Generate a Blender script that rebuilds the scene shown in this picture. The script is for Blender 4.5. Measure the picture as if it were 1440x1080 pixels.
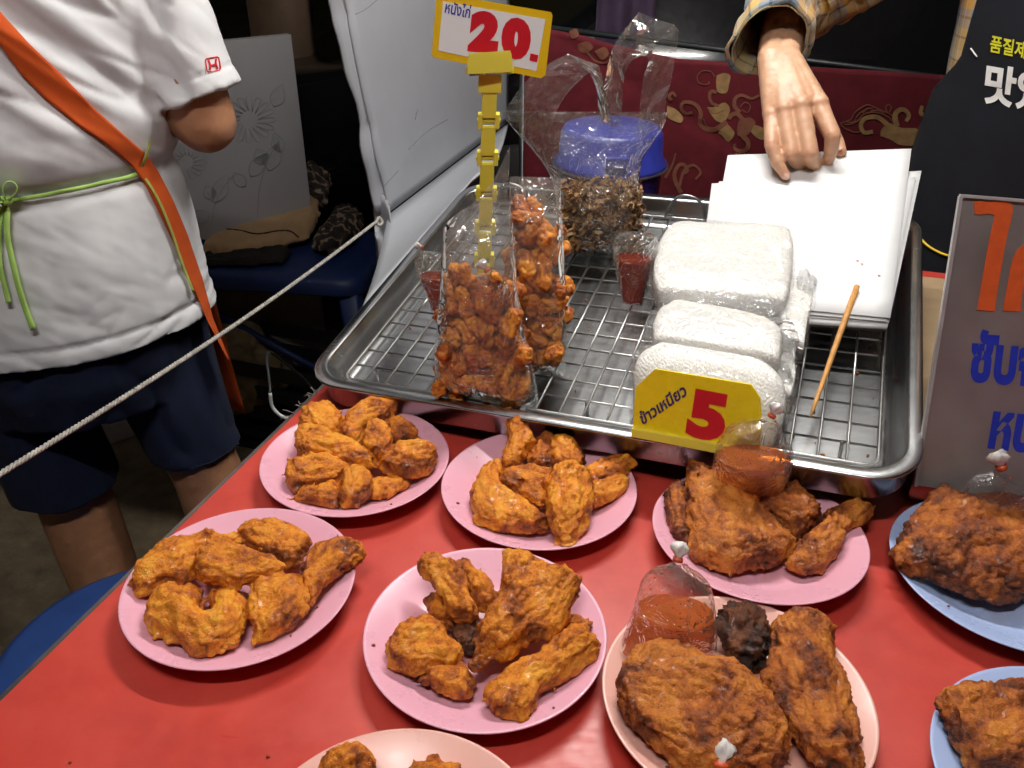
import bpy, bmesh, math, random
import numpy as np
from mathutils import Matrix, Vector
from mathutils.bvhtree import BVHTree

for o in list(bpy.data.objects):
    bpy.data.objects.remove(o)
SC = bpy.context.scene
COL = SC.collection
random.seed(7)
RNG = np.random.default_rng(7)

# ------------------------------------------------------------------ camera
FPX, PITCH, ROLL = 1188.5, math.radians(30.45), math.radians(-0.51)
CAM = np.array([0.0, 0.0, 1.26])
_f = np.array([0, math.cos(PITCH), -math.sin(PITCH)])
_d = np.array([0, -math.sin(PITCH), -math.cos(PITCH)])
_x = np.array([1.0, 0, 0])
_xr = math.cos(ROLL) * _x + math.sin(ROLL) * _d
_dr = -math.sin(ROLL) * _x + math.cos(ROLL) * _d
CM = np.array([_xr, _dr, _f])
cd = bpy.data.cameras.new('camera')
cam = bpy.data.objects.new('camera', cd)
COL.objects.link(cam)
cd.sensor_width = 36.0
cd.lens = FPX / 1440 * 36
cd.clip_start = 0.02
cd.clip_end = 200
m = Matrix.Identity(4)
for i in range(3):
    m[i][0] = _xr[i]; m[i][1] = -_dr[i]; m[i][2] = -_f[i]; m[i][3] = CAM[i]
cam.matrix_world = m
SC.camera = cam

# ------------------------------------------------------------------ night sky and exposure
w = bpy.data.worlds.new('World')
SC.world = w
w.use_nodes = True
nt = w.node_tree
sky = nt.nodes.new('ShaderNodeTexSky')
sky.sky_type = 'NISHITA'
sky.sun_disc = False
sky.sun_elevation = math.radians(1.0)
sky.sun_rotation = math.radians(160)
bg = nt.nodes['Background']
nt.links.new(sky.outputs[0], bg.inputs[0])
bg.inputs[1].default_value = 0.006
vs = SC.view_settings
SC.display_settings.display_device = 'sRGB'
vs.view_transform = 'Standard'
vs.look = 'None'
vs.exposure = 0.0
vs.gamma = 1.0
vs.use_curve_mapping = False
cy = SC.cycles
cy.max_bounces = 10
cy.transparent_max_bounces = 28
cy.transmission_bounces = 8
cy.glossy_bounces = 5
cy.diffuse_bounces = 3
cy.caustics_reflective = False
cy.caustics_refractive = False
cy.sample_clamp_indirect = 4.0
cy.use_denoising = True

# ------------------------------------------------------------------ geometry helpers
def ray(u, v):
    return np.array([(u - 720) / FPX, (v - 540) / FPX, 1.0]) @ CM

def onz(u, v, z):
    d = ray(u, v)
    return CAM + d * ((z - CAM[2]) / d[2])

def aty(u, v, Y):
    d = ray(u, v)
    return CAM + d * (Y / d[1])

def onplane(u, v, p, n):
    d = ray(u, v)
    return CAM + d * (((np.asarray(p) - CAM) @ n) / (d @ n))

def unit(a):
    a = np.asarray(a, float)
    return a / np.linalg.norm(a)

def Z(ox, oy, s, pts):
    return [(ox + s * a, oy + s * b) for a, b in pts]

def grads(h):
    h = h.astype(np.uint32)
    h ^= h >> np.uint32(15); h *= np.uint32(2246822519)
    h ^= h >> np.uint32(13); h *= np.uint32(3266489917)
    h ^= h >> np.uint32(16)
    a = (h & np.uint32(1023)).astype(float) / 511.5 - 1
    b = ((h >> np.uint32(10)) & np.uint32(1023)).astype(float) / 511.5 - 1
    c = ((h >> np.uint32(20)) & np.uint32(1023)).astype(float) / 511.5 - 1
    return a, b, c

def pn(P, seed=0):
    P = np.asarray(P, float)
    I = np.floor(P).astype(np.int64)
    F = P - I
    U = F * F * F * (F * (F * 6 - 15) + 10)
    out = 0
    for dx in (0, 1):
        wx = U[:, 0] if dx else 1 - U[:, 0]
        for dy in (0, 1):
            wy = U[:, 1] if dy else 1 - U[:, 1]
            for dz in (0, 1):
                wz = U[:, 2] if dz else 1 - U[:, 2]
                h = ((I[:, 0] + dx) * 374761393 + (I[:, 1] + dy) * 668265263 + (I[:, 2] + dz) * 1440662683 + seed * 974634599) & 0xffffffff
                a, b, c = grads(h)
                out = out + wx * wy * wz * (a * (F[:, 0] - dx) + b * (F[:, 1] - dy) + c * (F[:, 2] - dz))
    return out * 1.2

def fbm(P, octv=3, seed=0):
    t = 0; a = 1.0; P = np.asarray(P, float)
    for k in range(octv):
        t = t + a * pn(P * (2.03 ** k) + 17.3 * k, seed + k)
        a *= 0.5
    return t

def smooth01(x, a, b):
    t = np.clip((x - a) / (b - a), 0, 1)
    return t * t * (3 - 2 * t)

def mesh(name, verts, faces, smooth=True):
    me = bpy.data.meshes.new(name)
    me.from_pydata([tuple(map(float, p)) for p in verts], [], faces)
    me.update()
    if smooth:
        me.polygons.foreach_set('use_smooth', [True] * len(me.polygons))
    return me

def co_of(me):
    a = np.empty(len(me.vertices) * 3)
    me.vertices.foreach_get('co', a)
    return a.reshape(-1, 3)

def no_of(me):
    a = np.empty(len(me.vertices) * 3)
    me.vertex_normals.foreach_get('vector', a)
    return a.reshape(-1, 3)

def set_co(me, P):
    me.vertices.foreach_set('co', np.asarray(P, float).ravel())
    me.update()

def fattr(me, name, val):
    at = me.attributes.new(name, 'FLOAT', 'POINT')
    at.data.foreach_set('value', np.asarray(val, float))

def thing(name, label, cat, loc, group=None, kind=None):
    o = bpy.data.objects.new(name, None)
    o.empty_display_size = 0.02
    COL.objects.link(o)
    o.location = tuple(map(float, loc))
    tag(o, label, cat, group, kind)
    return o

def tag(o, label=None, cat=None, group=None, kind=None):
    if label: o['label'] = label
    if cat: o['category'] = cat
    if group: o['group'] = group
    if kind: o['kind'] = kind
    return o

def world_loc(o):
    t = Vector(o.location)
    while o.parent:
        t = t + Vector(o.parent.location) if False else t
        o = o.parent
    return t

ORG = {}
def obj(name, me, mat, parent=None, label=None):
    """link a mesh given in world coordinates; its origin goes to the base of its box"""
    P = co_of(me)
    if len(P):
        lo, hi = P.min(0), P.max(0)
        base = np.array([(lo[0] + hi[0]) / 2, (lo[1] + hi[1]) / 2, lo[2]])
    else:
        base = np.zeros(3)
    set_co(me, P - base)
    o = bpy.data.objects.new(name, me)
    if mat is not None:
        for q in (mat if isinstance(mat, (list, tuple)) else [mat]):
            me.materials.append(q)
    COL.objects.link(o)
    ORG[o.name] = base
    if parent is not None:
        o.parent = parent
        pb = ORG.get(parent.name)
        if pb is None:
            pb = np.array(parent.location)
        o.location = tuple(base - pb)
    else:
        o.location = tuple(base)
    if label: o['label'] = label
    return o

def newthing(name, label, cat, loc, group=None):
    o = thing(name, label, cat, loc, group)
    ORG[o.name] = np.array(loc, float)
    return o

class MB:
    def __init__(s):
        s.v = []; s.f = []; s.n = 0; s.mi = []
    def add(s, v, f, mi=0):
        v = np.asarray(v, float)
        s.v.append(v)
        for q in f:
            s.f.append(tuple(i + s.n for i in q)); s.mi.append(mi)
        s.n += len(v)
        return s
    def verts(s):
        return np.concatenate(s.v)
    def box(s, c, ax, half, mi=0):
        c = np.asarray(c, float); A = np.asarray(ax, float)
        v = [c + A[0] * half[0] * i + A[1] * half[1] * j + A[2] * half[2] * k for i in (-1, 1) for j in (-1, 1) for k in (-1, 1)]
        return s.add(v, [(0, 1, 3, 2), (4, 6, 7, 5), (0, 4, 5, 1), (2, 3, 7, 6), (0, 2, 6, 4), (1, 5, 7, 3)], mi)
    def tube(s, pts, r, n=8, cap=True, mi=0):
        v, f = tube(pts, r, n, cap)
        return s.add(v, f, mi)
    def ball(s, c, r, k=1):
        v, f = ICO[k]
        r = np.asarray(r, float)
        return s.add(v * r + np.asarray(c), f)
    def build(s, name, mat, parent=None, smooth=True, label=None):
        me = mesh(name, s.verts(), s.f, smooth)
        if any(s.mi):
            me.polygons.foreach_set('material_index', s.mi)
        return obj(name, me, mat, parent, label)

def _ico(k):
    bm = bmesh.new()
    bmesh.ops.create_icosphere(bm, subdivisions=k, radius=1)
    v = np.array([x.co[:] for x in bm.verts]); bm.verts.ensure_lookup_table()
    f = [tuple(q.index for q in p.verts) for p in bm.faces]
    bm.free()
    return v, f
ICO = {1: _ico(1), 2: _ico(2), 3: _ico(3)}
AX = np.eye(3)

def frames(pts):
    pts = np.asarray(pts, float)
    T = np.gradient(pts, axis=0)
    T /= np.linalg.norm(T, axis=1)[:, None] + 1e-12
    a = np.array([0, 0, 1.0]) if abs(T[0][2]) < 0.9 else np.array([1.0, 0, 0])
    N = [unit(a - T[0] * (a @ T[0]))]
    for t in T[1:]:
        q = N[-1] - t * (N[-1] @ t)
        N.append(unit(q))
    N = np.array(N)
    return T, N, np.cross(T, N)

def tube(pts, r, n=8, cap=True):
    pts = np.asarray(pts, float)
    k = len(pts)
    r = np.broadcast_to(np.asarray(r, float), (k,)) if np.ndim(r) <= 1 else np.asarray(r)
    T, N, B = frames(pts)
    a = np.linspace(0, 2 * math.pi, n, endpoint=False)
    v = []
    for i in range(k):
        v.append(pts[i] + r[i] * (np.cos(a)[:, None] * N[i] + np.sin(a)[:, None] * B[i]))
    v = np.concatenate(v)
    f = [(i * n + j, i * n + (j + 1) % n, (i + 1) * n + (j + 1) % n, (i + 1) * n + j) for i in range(k - 1) for j in range(n)]
    if cap:
        f.append(tuple(range(n - 1, -1, -1)))
        f.append(tuple((k - 1) * n + j for j in range(n)))
    return v, f

def rings(R, closed_ends=True):
    """loft through rings of equal length"""
    n = len(R[0]); k = len(R)
    v = np.concatenate(R)
    f = [(i * n + j, i * n + (j + 1) % n, (i + 1) * n + (j + 1) % n, (i + 1) * n + j) for i in range(k - 1) for j in range(n)]
    if closed_ends:
        f.append(tuple(range(n - 1, -1, -1)))
        f.append(tuple((k - 1) * n + j for j in range(n)))
    return v, f

def lathe(prof, n=96):
    a = np.linspace(0, 2 * math.pi, n, endpoint=False)
    R = [np.stack([r * np.cos(a), r * np.sin(a), 0 * a + z], 1) for r, z in prof]
    return rings(R, True)

def capsule(mb, a, b, ra, rb, k=1):
    """round cone from balls"""
    a = np.asarray(a, float); b = np.asarray(b, float)
    L = np.linalg.norm(b - a)
    n = max(2, int(L / (0.35 * min(ra, rb))) + 1)
    for t in np.linspace(0, 1, n):
        mb.ball(a + (b - a) * t, ra + (rb - ra) * t, k)

def chain(mb, pts, rad, k=1):
    for i in range(len(pts) - 1):
        capsule(mb, pts[i], pts[i + 1], rad[i], rad[i + 1], k)

def remesh(mb, voxel, smooth=3, sfac=0.5):
    me = mesh('raw', mb.verts(), mb.f, False)
    o = bpy.data.objects.new('raw', me)
    COL.objects.link(o)
    r = o.modifiers.new('r', 'REMESH')
    r.mode = 'VOXEL'; r.voxel_size = voxel; r.use_smooth_shade = True
    if smooth:
        s = o.modifiers.new('s', 'SMOOTH')
        s.factor = sfac; s.iterations = smooth
    dg = bpy.context.evaluated_depsgraph_get()
    out = bpy.data.meshes.new_from_object(o.evaluated_get(dg))
    bpy.data.objects.remove(o)
    bpy.data.meshes.remove(me)
    out.polygons.foreach_set('use_smooth', [True] * len(out.polygons))
    return out

def inside(poly, P):
    x, y = P[:, 0], P[:, 1]
    r = np.zeros(len(P), bool)
    n = len(poly)
    for i in range(n):
        x1, y1 = poly[i]; x2, y2 = poly[(i + 1) % n]
        c = ((y1 > y) != (y2 > y)) & (x < (x2 - x1) * (y - y1) / (y2 - y1 + 1e-15) + x1)
        r ^= c
    return r

def edgedist(poly, P):
    d = np.full(len(P), 1e9)
    n = len(poly)
    for i in range(n):
        a = np.array(poly[i]); b = np.array(poly[(i + 1) % n])
        ab = b - a
        t = np.clip(((P - a) @ ab) / (ab @ ab + 1e-15), 0, 1)
        q = a + t[:, None] * ab
        d = np.minimum(d, np.linalg.norm(P - q, axis=1))
    return d

def ribbon(L, R, thick=0.001, nrm=None):
    """strip between two 3D polylines, with thickness"""
    L = np.asarray(L, float); R = np.asarray(R, float)
    k = len(L)
    T = np.gradient((L + R) / 2, axis=0)
    N = np.cross(T, R - L)
    N /= np.linalg.norm(N, axis=1)[:, None] + 1e-12
    h = N * thick / 2
    v = np.concatenate([L + h, R + h, R - h, L - h])
    f = []
    for i in range(k - 1):
        for a, b in ((0, 1), (1, 2), (2, 3), (3, 0)):
            f.append((a * k + i, b * k + i, b * k + i + 1, a * k + i + 1))
    f.append((0, 3 * k, 2 * k, k)); f.append((k - 1, 2 * k - 1, 3 * k - 1, 4 * k - 1))
    return v, f

def resample(pts, n):
    pts = np.asarray(pts, float)
    d = np.r_[0, np.cumsum(np.linalg.norm(np.diff(pts, axis=0), axis=1))]
    t = np.linspace(0, d[-1], n)
    return np.stack([np.interp(t, d, pts[:, i]) for i in range(pts.shape[1])], 1)

def spline(pts, n):
    """Catmull-Rom through points"""
    P = np.asarray(pts, float)
    Q = np.concatenate([[2 * P[0] - P[1]], P, [2 * P[-1] - P[-2]]])
    out = []
    m_ = len(P) - 1
    for t in np.linspace(0, m_ - 1e-9, n):
        i = int(t); u = t - i
        p0, p1, p2, p3 = Q[i:i + 4]
        out.append(0.5 * ((2 * p1) + (-p0 + p2) * u + (2 * p0 - 5 * p1 + 4 * p2 - p3) * u * u + (-p0 + 3 * p1 - 3 * p2 + p3) * u ** 3))
    return np.array(out)

def sheet(poly3, thick, nrm):
    """flat prism of a planar polygon"""
    P = np.asarray(poly3, float); n = len(P)
    h = np.asarray(nrm) * thick
    v = np.concatenate([P, P + h])
    f = [tuple(range(n - 1, -1, -1)), tuple(range(n, 2 * n))]
    f += [(i, (i + 1) % n, n + (i + 1) % n, n + i) for i in range(n)]
    return v, f

# ------------------------------------------------------------------ materials
MATS = {}
class NT:
    def __init__(s, name):
        s.m = bpy.data.materials.new(name)
        s.m.use_nodes = True
        s.t = s.m.node_tree
        s.b = s.t.nodes['Principled BSDF']
        s.out = s.t.nodes['Material Output']
    def n(s, typ, **kw):
        q = s.t.nodes.new('ShaderNode' + typ)
        for k, v in kw.items():
            if hasattr(q, k):
                setattr(q, k, v)
            else:
                q.inputs[k.replace('_', ' ')].default_value = v
        return q
    def l(s, a, b):
        s.t.links.new(a, b)
    def coord(s, which='Object', scale=None):
        c = s.n('TexCoord').outputs[which]
        if scale:
            mp = s.n('Mapping'); mp.inputs['Scale'].default_value = scale if hasattr(scale, '__len__') else (scale,) * 3
            s.l(c, mp.inputs[0]); c = mp.outputs[0]
        return c
    def noise(s, scale, detail=3, rough=0.5, vec=None, dist=0):
        q = s.n('TexNoise'); q.inputs['Scale'].default_value = scale; q.inputs['Detail'].default_value = detail
        q.inputs['Roughness'].default_value = rough; q.inputs['Distortion'].default_value = dist
        s.l(vec if vec is not None else s.coord(), q.inputs['Vector'])
        return q.outputs['Fac']
    def ramp(s, fac, stops):
        q = s.n('ValToRGB')
        e = q.color_ramp.elements
        while len(e) < len(stops): e.new(0.5)
        for el, (p, c) in zip(e, stops):
            el.position = p; el.color = (*c, 1) if len(c) == 3 else c
        s.l(fac, q.inputs[0])
        return q.outputs[0]
    def math(s, op, a, b=None):
        q = s.n('Math', operation=op)
        for i, x in enumerate((a, b)):
            if x is None: continue
            if isinstance(x, (int, float)): q.inputs[i].default_value = x
            else: s.l(x, q.inputs[i])
        return q.outputs[0]
    def mix(s, fac, a, b, mode='MIX'):
        q = s.n('Mix', data_type='RGBA', blend_type=mode)
        for i, x in ((0, fac), (6, a), (7, b)):
            if isinstance(x, (int, float)): q.inputs[i].default_value = x
            elif isinstance(x, tuple): q.inputs[i].default_value = (*x, 1)
            else: s.l(x, q.inputs[i])
        return q.outputs[2]
    def bump(s, h, strength=0.3, dist=0.001, inp=None):
        q = s.n('Bump'); q.inputs['Strength'].default_value = strength; q.inputs['Distance'].default_value = dist
        s.l(h, q.inputs['Height'])
        s.l(q.outputs[0], (inp or s.b.inputs['Normal']))
        return q
    def set(s, **kw):
        for k, v in kw.items():
            i = s.b.inputs[k.replace('_', ' ')]
            if isinstance(v, tuple) and len(v) == 3 and i.type == 'RGBA': v = (*v, 1)
            if hasattr(v, 'is_linked'): s.l(v, i)
            else: i.default_value = v
        return s

def plain(name, col, rough=0.5, metal=0, var=0.12, scale=40, bump=0.0, bscale=200, **kw):
    if name in MATS: return MATS[name]
    t = NT(name)
    f = t.noise(scale, 4, 0.6)
    lo = tuple(c * (1 - var) for c in col); hi = tuple(min(1, c * (1 + var)) for c in col)
    t.set(Base_Color=t.ramp(f, [(0.3, lo), (0.7, hi)]), Metallic=metal)
    f2 = t.noise(scale * 2.3, 3, 0.6)
    mr = t.n('MapRange'); t.l(f2, mr.inputs[0]); mr.inputs[3].default_value = max(0.02, rough - 0.08); mr.inputs[4].default_value = min(1, rough + 0.08)
    t.set(Roughness=mr.outputs[0])
    if bump:
        t.bump(t.noise(bscale, 3, 0.6), bump, 0.001)
    if kw: t.set(**kw)
    MATS[name] = t.m
    return t.m

def chicken_mat(name, light, mid, dark, burnt):
    t = NT(name)
    a = t.n('Attribute', attribute_name='crust').outputs['Fac']
    oi = t.n('ObjectInfo').outputs['Random']
    n1 = t.noise(55, 4, 0.65, dist=0.4)
    n2 = t.noise(420, 4, 0.7)
    f = t.math('ADD', t.math('MULTIPLY', a, 0.62), t.math('MULTIPLY', n1, 0.42))
    f = t.math('ADD', f, t.math('MULTIPLY', t.math('SUBTRACT', n2, 0.5), 0.50))
    f = t.math('ADD', f, t.math('MULTIPLY', t.math('SUBTRACT', oi, 0.5), 0.10))
    c = t.ramp(f, [(0.26, light), (0.46, mid), (0.64, dark), (0.86, burnt)])
    v = t.n('TexVoronoi', feature='F1'); v.inputs['Scale'].default_value = 260
    t.l(t.coord(), v.inputs['Vector'])
    sp = t.ramp(v.outputs['Distance'], [(0.08, (0, 0, 0)), (0.2, (1, 1, 1))])
    msk = t.math('MULTIPLY', t.math('SUBTRACT', 1.0, sp), t.math('GREATER_THAN', t.noise(35, 2), 0.53))
    c = t.mix(t.math('MULTIPLY', msk, 0.75), c, tuple(x * 0.6 for x in burnt))
    t.set(Base_Color=c)
    r = t.n('MapRange'); t.l(t.noise(90, 3), r.inputs[0]); r.inputs[3].default_value = 0.18; r.inputs[4].default_value = 0.72
    t.set(Roughness=r.outputs[0], Specular_IOR_Level=0.5)
    cm = t.n('MapRange'); t.l(t.noise(75, 2, 0.5), cm.inputs[0]); cm.inputs[1].default_value = 0.5; cm.inputs[2].default_value = 0.64; cm.inputs[4].default_value = 0.45 if light[1] > .3 else 0.26
    t.set(Coat_Weight=cm.outputs[0], Coat_Roughness=0.22)
    t.set(Subsurface_Weight=0.12, Subsurface_Radius=(0.006, 0.002, 0.0008), Subsurface_Scale=0.5)
    hh = t.math('ADD', t.noise(500, 5, 0.7), t.math('MULTIPLY', t.noise(170, 3, 0.6, dist=1.0), 1.2))
    t.bump(hh, 0.85, 0.0020)
    MATS[name] = t.m
    return t.m

M_GOLD = chicken_mat('golden_batter', (0.93, 0.40, 0.032), (0.78, 0.245, 0.011), (0.44, 0.105, 0.007), (0.12, 0.025, 0.004))
M_BROWN = chicken_mat('brown_skin', (0.74, 0.265, 0.032), (0.50, 0.138, 0.014), (0.25, 0.054, 0.007), (0.075, 0.017, 0.004))
M_BURNT_SHADE = chicken_mat('burnt_and_shaded_skin', (0.22, 0.07, 0.012), (0.12, 0.032, 0.008), (0.05, 0.014, 0.005), (0.018, 0.008, 0.004))
M_SKIN = chicken_mat('fried_skin', (0.95, 0.45, 0.055), (0.82, 0.275, 0.025), (0.46, 0.105, 0.010), (0.14, 0.028, 0.004))

def film(name, haze=0.06, tint=(0.97, 0.97, 0.95), rough=0.07, refl=0.75, bs=0.8, bsc=46):
    t = NT(name)
    t.t.nodes.remove(t.b)
    tr = t.n('BsdfTransparent'); tr.inputs[0].default_value = (*tint, 1)
    gl = t.n('BsdfGlossy'); gl.inputs['Roughness'].default_value = rough; gl.inputs[0].default_value = (1, 1, 1, 1)
    df = t.n('BsdfTranslucent'); df.inputs[0].default_value = (0.85, 0.85, 0.83, 1)
    d2 = t.n('BsdfDiffuse'); d2.inputs[0].default_value = (0.85, 0.85, 0.83, 1)
    ad = t.n('MixShader'); ad.inputs[0].default_value = 0.5
    t.l(df.outputs[0], ad.inputs[1]); t.l(d2.outputs[0], ad.inputs[2])
    m1 = t.n('MixShader')
    nz = t.noise(60, 4, 0.7)
    h = t.math('MULTIPLY', nz, haze * 2)
    t.l(h, m1.inputs[0]); t.l(tr.outputs[0], m1.inputs[1]); t.l(ad.outputs[0], m1.inputs[2])
    lw = t.n('LayerWeight'); lw.inputs['Blend'].default_value = 0.22
    m2 = t.n('MixShader')
    fr = t.math('ADD', t.math('MULTIPLY', lw.outputs['Fresnel'], refl), 0.03)
    t.l(fr, m2.inputs[0]); t.l(m1.outputs[0], m2.inputs[1]); t.l(gl.outputs[0], m2.inputs[2])
    b = t.n('Bump'); b.inputs['Strength'].default_value = bs; b.inputs['Distance'].default_value = 0.006
    cr = t.math('ABSOLUTE', t.math('SUBTRACT', t.noise(bsc, 3, 0.55, dist=1.2), 0.5))
    t.l(t.math('POWER', cr, 0.6), b.inputs['Height'])
    for q in (gl, lw): t.l(b.outputs[0], q.inputs['Normal'])
    t.l(m2.outputs[0], t.out.inputs[0])
    MATS[name] = t.m
    return t.m

M_FILM = film('clear_film', 0.11, rough=0.06, refl=0.85, bsc=24)
M_FILM2 = film('cloudy_film', 0.085, rough=0.10, refl=0.85)
M_FILMR = film('rice_film', 0.04, tint=(1, 1, 1), rough=0.12, refl=0.20, bs=0.7, bsc=26)
M_LOOSE = film('loose_rice_film', 0.22, tint=(1, 1, 1), rough=0.08, refl=0.8, bs=0.3, bsc=30)
M_FILM3 = film('sauce_film', 0.07, tint=(0.97, 0.95, 0.9))

def liquid(name, col, tint):
    t = NT(name)
    t.t.nodes.remove(t.b)
    tr = t.n('BsdfTransparent'); tr.inputs[0].default_value = (*tint, 1)
    pr = t.n('BsdfPrincipled'); pr.inputs['Roughness'].default_value = 0.12
    v = t.n('TexVoronoi'); v.inputs['Scale'].default_value = 330; t.l(t.coord(), v.inputs['Vector'])
    seeds = t.math('MULTIPLY', t.math('LESS_THAN', v.outputs['Distance'], 0.2), t.math('GREATER_THAN', t.noise(90, 2), 0.5))
    c = t.mix(seeds, tuple(col), (0.62, 0.26, 0.04))
    v2 = t.n('TexVoronoi'); v2.inputs['Scale'].default_value = 210; t.l(t.coord(), v2.inputs['Vector'])
    fl = t.math('MULTIPLY', t.math('LESS_THAN', v2.outputs['Distance'], 0.16), 0.9)
    c = t.mix(fl, c, (0.16, 0.015, 0.006))
    t.l(c, pr.inputs['Base Color'])
    pr.inputs['Subsurface Weight'].default_value = 0.4
    pr.inputs['Subsurface Radius'].default_value = (0.01, 0.003, 0.001)
    pr.inputs['Subsurface Scale'].default_value = 1.0
    mx = t.n('MixShader'); mx.inputs[0].default_value = 0.52
    t.l(tr.outputs[0], mx.inputs[1]); t.l(pr.outputs[0], mx.inputs[2])
    t.l(mx.outputs[0], t.out.inputs[0])
    MATS[name] = t.m
    return t.m
M_SAUCE = liquid('chilli_sauce', (0.66, 0.17, 0.03), (0.95, 0.50, 0.18))
M_SAUCE_RED = liquid('red_sauce', (0.30, 0.035, 0.012), (0.8, 0.2, 0.08))

def steel(name, col=(0.56, 0.565, 0.57), rough=0.24, scr=0.5):
    t = NT(name)
    t.set(Metallic=1.0)
    g = t.noise(14, 4, 0.6)
    st = t.noise(60, 4, 0.7, t.coord('Object', (1, 14, 6)))
    t.set(Base_Color=t.ramp(g, [(0.3, tuple(c * 0.8 for c in col)), (0.7, col)]))
    r = t.n('MapRange'); t.l(t.math('ADD', t.math('MULTIPLY', g, 0.5), t.math('MULTIPLY', st, 0.5)), r.inputs[0])
    r.inputs[3].default_value = rough * 0.6; r.inputs[4].default_value = rough * 1.6
    t.set(Roughness=r.outputs[0])
    t.bump(t.noise(90, 3, 0.5, t.coord('Object', (1, 10, 5))), 0.06 * scr, 0.001)
    MATS[name] = t.m
    return t.m
M_STEEL = steel('tray_steel', (0.60, 0.605, 0.61), 0.22)
M_WIRE = steel('wire_steel', (0.42, 0.41, 0.40), 0.3)
M_BOARD = steel('brushed_sign_steel', (0.52, 0.49, 0.475), 0.42, 1.0)
M_BOARD.node_tree.nodes['Principled BSDF'].inputs['Metallic'].default_value = 0.8

def melamine(name, col):
    t = NT(name)
    sc = t.n('SeparateXYZ'); t.l(t.coord(), sc.inputs[0])
    r2 = t.math('SQRT', t.math('ADD', t.math('POWER', t.math('ABSOLUTE', sc.outputs[0]), 2), t.math('POWER', t.math('ABSOLUTE', sc.outputs[1]), 2)))
    mid = t.n('MapRange'); t.l(r2, mid.inputs[0]); mid.inputs[1].default_value = 0.078; mid.inputs[2].default_value = 0.05; mid.inputs[3].default_value = 0; mid.inputs[4].default_value = 1
    oil = t.math('MULTIPLY', mid.outputs[0], t.math('MULTIPLY', t.ramp(t.noise(26, 4, 0.65, dist=0.8), [(0.45, (0, 0, 0)), (0.66, (1, 1, 1))]), 0.34))
    oil = t.math('ADD', oil, t.math('MULTIPLY', t.math('SUBTRACT', t.noise(15, 3), 0.4), 0.15))
    t.set(Base_Color=t.mix(oil, col, (col[0] * .92, col[1] * .62, col[2] * .42)))
    scr = t.noise(45, 5, 0.7)
    rg = t.n('MapRange'); t.l(t.math('ADD', t.math('MULTIPLY', scr, .6), t.math('MULTIPLY', t.noise(40, 3), .4)), rg.inputs[0]); rg.inputs[1].default_value = .3; rg.inputs[2].default_value = .7; rg.inputs[3].default_value = .22; rg.inputs[4].default_value = .38
    t.set(Roughness=rg.outputs[0])
    t.bump(scr, 0.02, 0.0005)
    MATS[name] = t.m
    return t.m
M_PINK = melamine('pink_melamine', (0.80, 0.40, 0.50))
M_SALMON = melamine('salmon_melamine', (0.80, 0.43, 0.36))
M_BLUEPL = melamine('periwinkle_melamine', (0.42, 0.53, 0.82))
M_WHITE = plain('white_paper', (0.82, 0.82, 0.82), 0.7, var=0.02)
M_YEL = plain('yellow_acrylic', (0.92, 0.70, 0.014), 0.28, var=0.04)
M_YELCLIP = plain('yellow_clip_plastic', (0.88, 0.72, 0.08), 0.4, var=0.04, Subsurface_Weight=0.1)
M_YBORD = plain('yellow_print', (0.83, 0.52, 0.01), 0.35, var=0.03)
M_REDP = plain('red_print', (0.62, 0.012, 0.025), 0.35, var=0.04)
M_BLUEP = plain('blue_print', (0.03, 0.04, 0.32), 0.4, var=0.06)
M_NAVYP = plain('dark_violet_print', (0.035, 0.02, 0.14), 0.4, var=0.06)
M_ORPAINT = plain('orange_paint', (0.75, 0.12, 0.025), 0.45, var=0.12, scale=90, bump=0.2)
M_BLPAINT = plain('blue_paint', (0.018, 0.04, 0.50), 0.45, var=0.15, scale=90, bump=0.2)
M_BLUEPLAST = plain('blue_plastic', (0.010, 0.026, 0.11), 0.5, var=0.15, scale=20, bump=0.1)
M_BLUELID = plain('blue_lid_plastic', (0.025, 0.035, 0.28), 0.3, var=0.1)
M_KNOT = plain('white_knot_plastic', (0.75, 0.70, 0.66), 0.35, var=0.1, bump=0.3)
M_BAND = plain('red_rubber', (0.62, 0.10, 0.03), 0.45)
M_WOODST = plain('bamboo', (0.62, 0.30, 0.08), 0.55, var=0.2, scale=120, bump=0.2)

def fabric(name, col, var=0.12, weave=900, rough=0.85, bump=0.25, scale=18):
    t = NT(name)
    f = t.noise(scale, 5, 0.6)
    t.set(Base_Color=t.ramp(f, [(0.3, tuple(c * (1 - var) for c in col)), (0.7, tuple(min(1, c * (1 + var)) for c in col))]), Roughness=rough, Sheen_Weight=0.02, Specular_IOR_Level=0.25)
    t.bump(t.noise(weave, 2, 0.6), bump, 0.0006)
    MATS[name] = t.m
    return t.m
M_SHIRT = fabric('white_cotton', (0.68, 0.68, 0.69), 0.05)
M_ORANGE = fabric('orange_apron_cloth', (0.62, 0.095, 0.015), 0.1)
M_GREEN = fabric('green_binding', (0.42, 0.66, 0.16), 0.12)
M_OLIVE = fabric('olive_binding', (0.40, 0.42, 0.10), 0.12)
M_SHORTS = fabric('navy_shorts_cloth', (0.007, 0.011, 0.032), 0.2)
M_APRON = fabric('black_navy_apron_cloth', (0.0055, 0.0066, 0.0105), 0.25)
M_TROUS = fabric('dark_blue_trousers', (0.012, 0.016, 0.05), 0.2)
M_HAIR = plain('black_hair', (0.012, 0.01, 0.009), 0.4)
M_BEIGE = fabric('beige_cloth', (0.42, 0.27, 0.14), 0.12)
M_SACK = fabric('sack_cloth', (0.22, 0.17, 0.09), 0.25, weave=300, bump=0.6)

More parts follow.
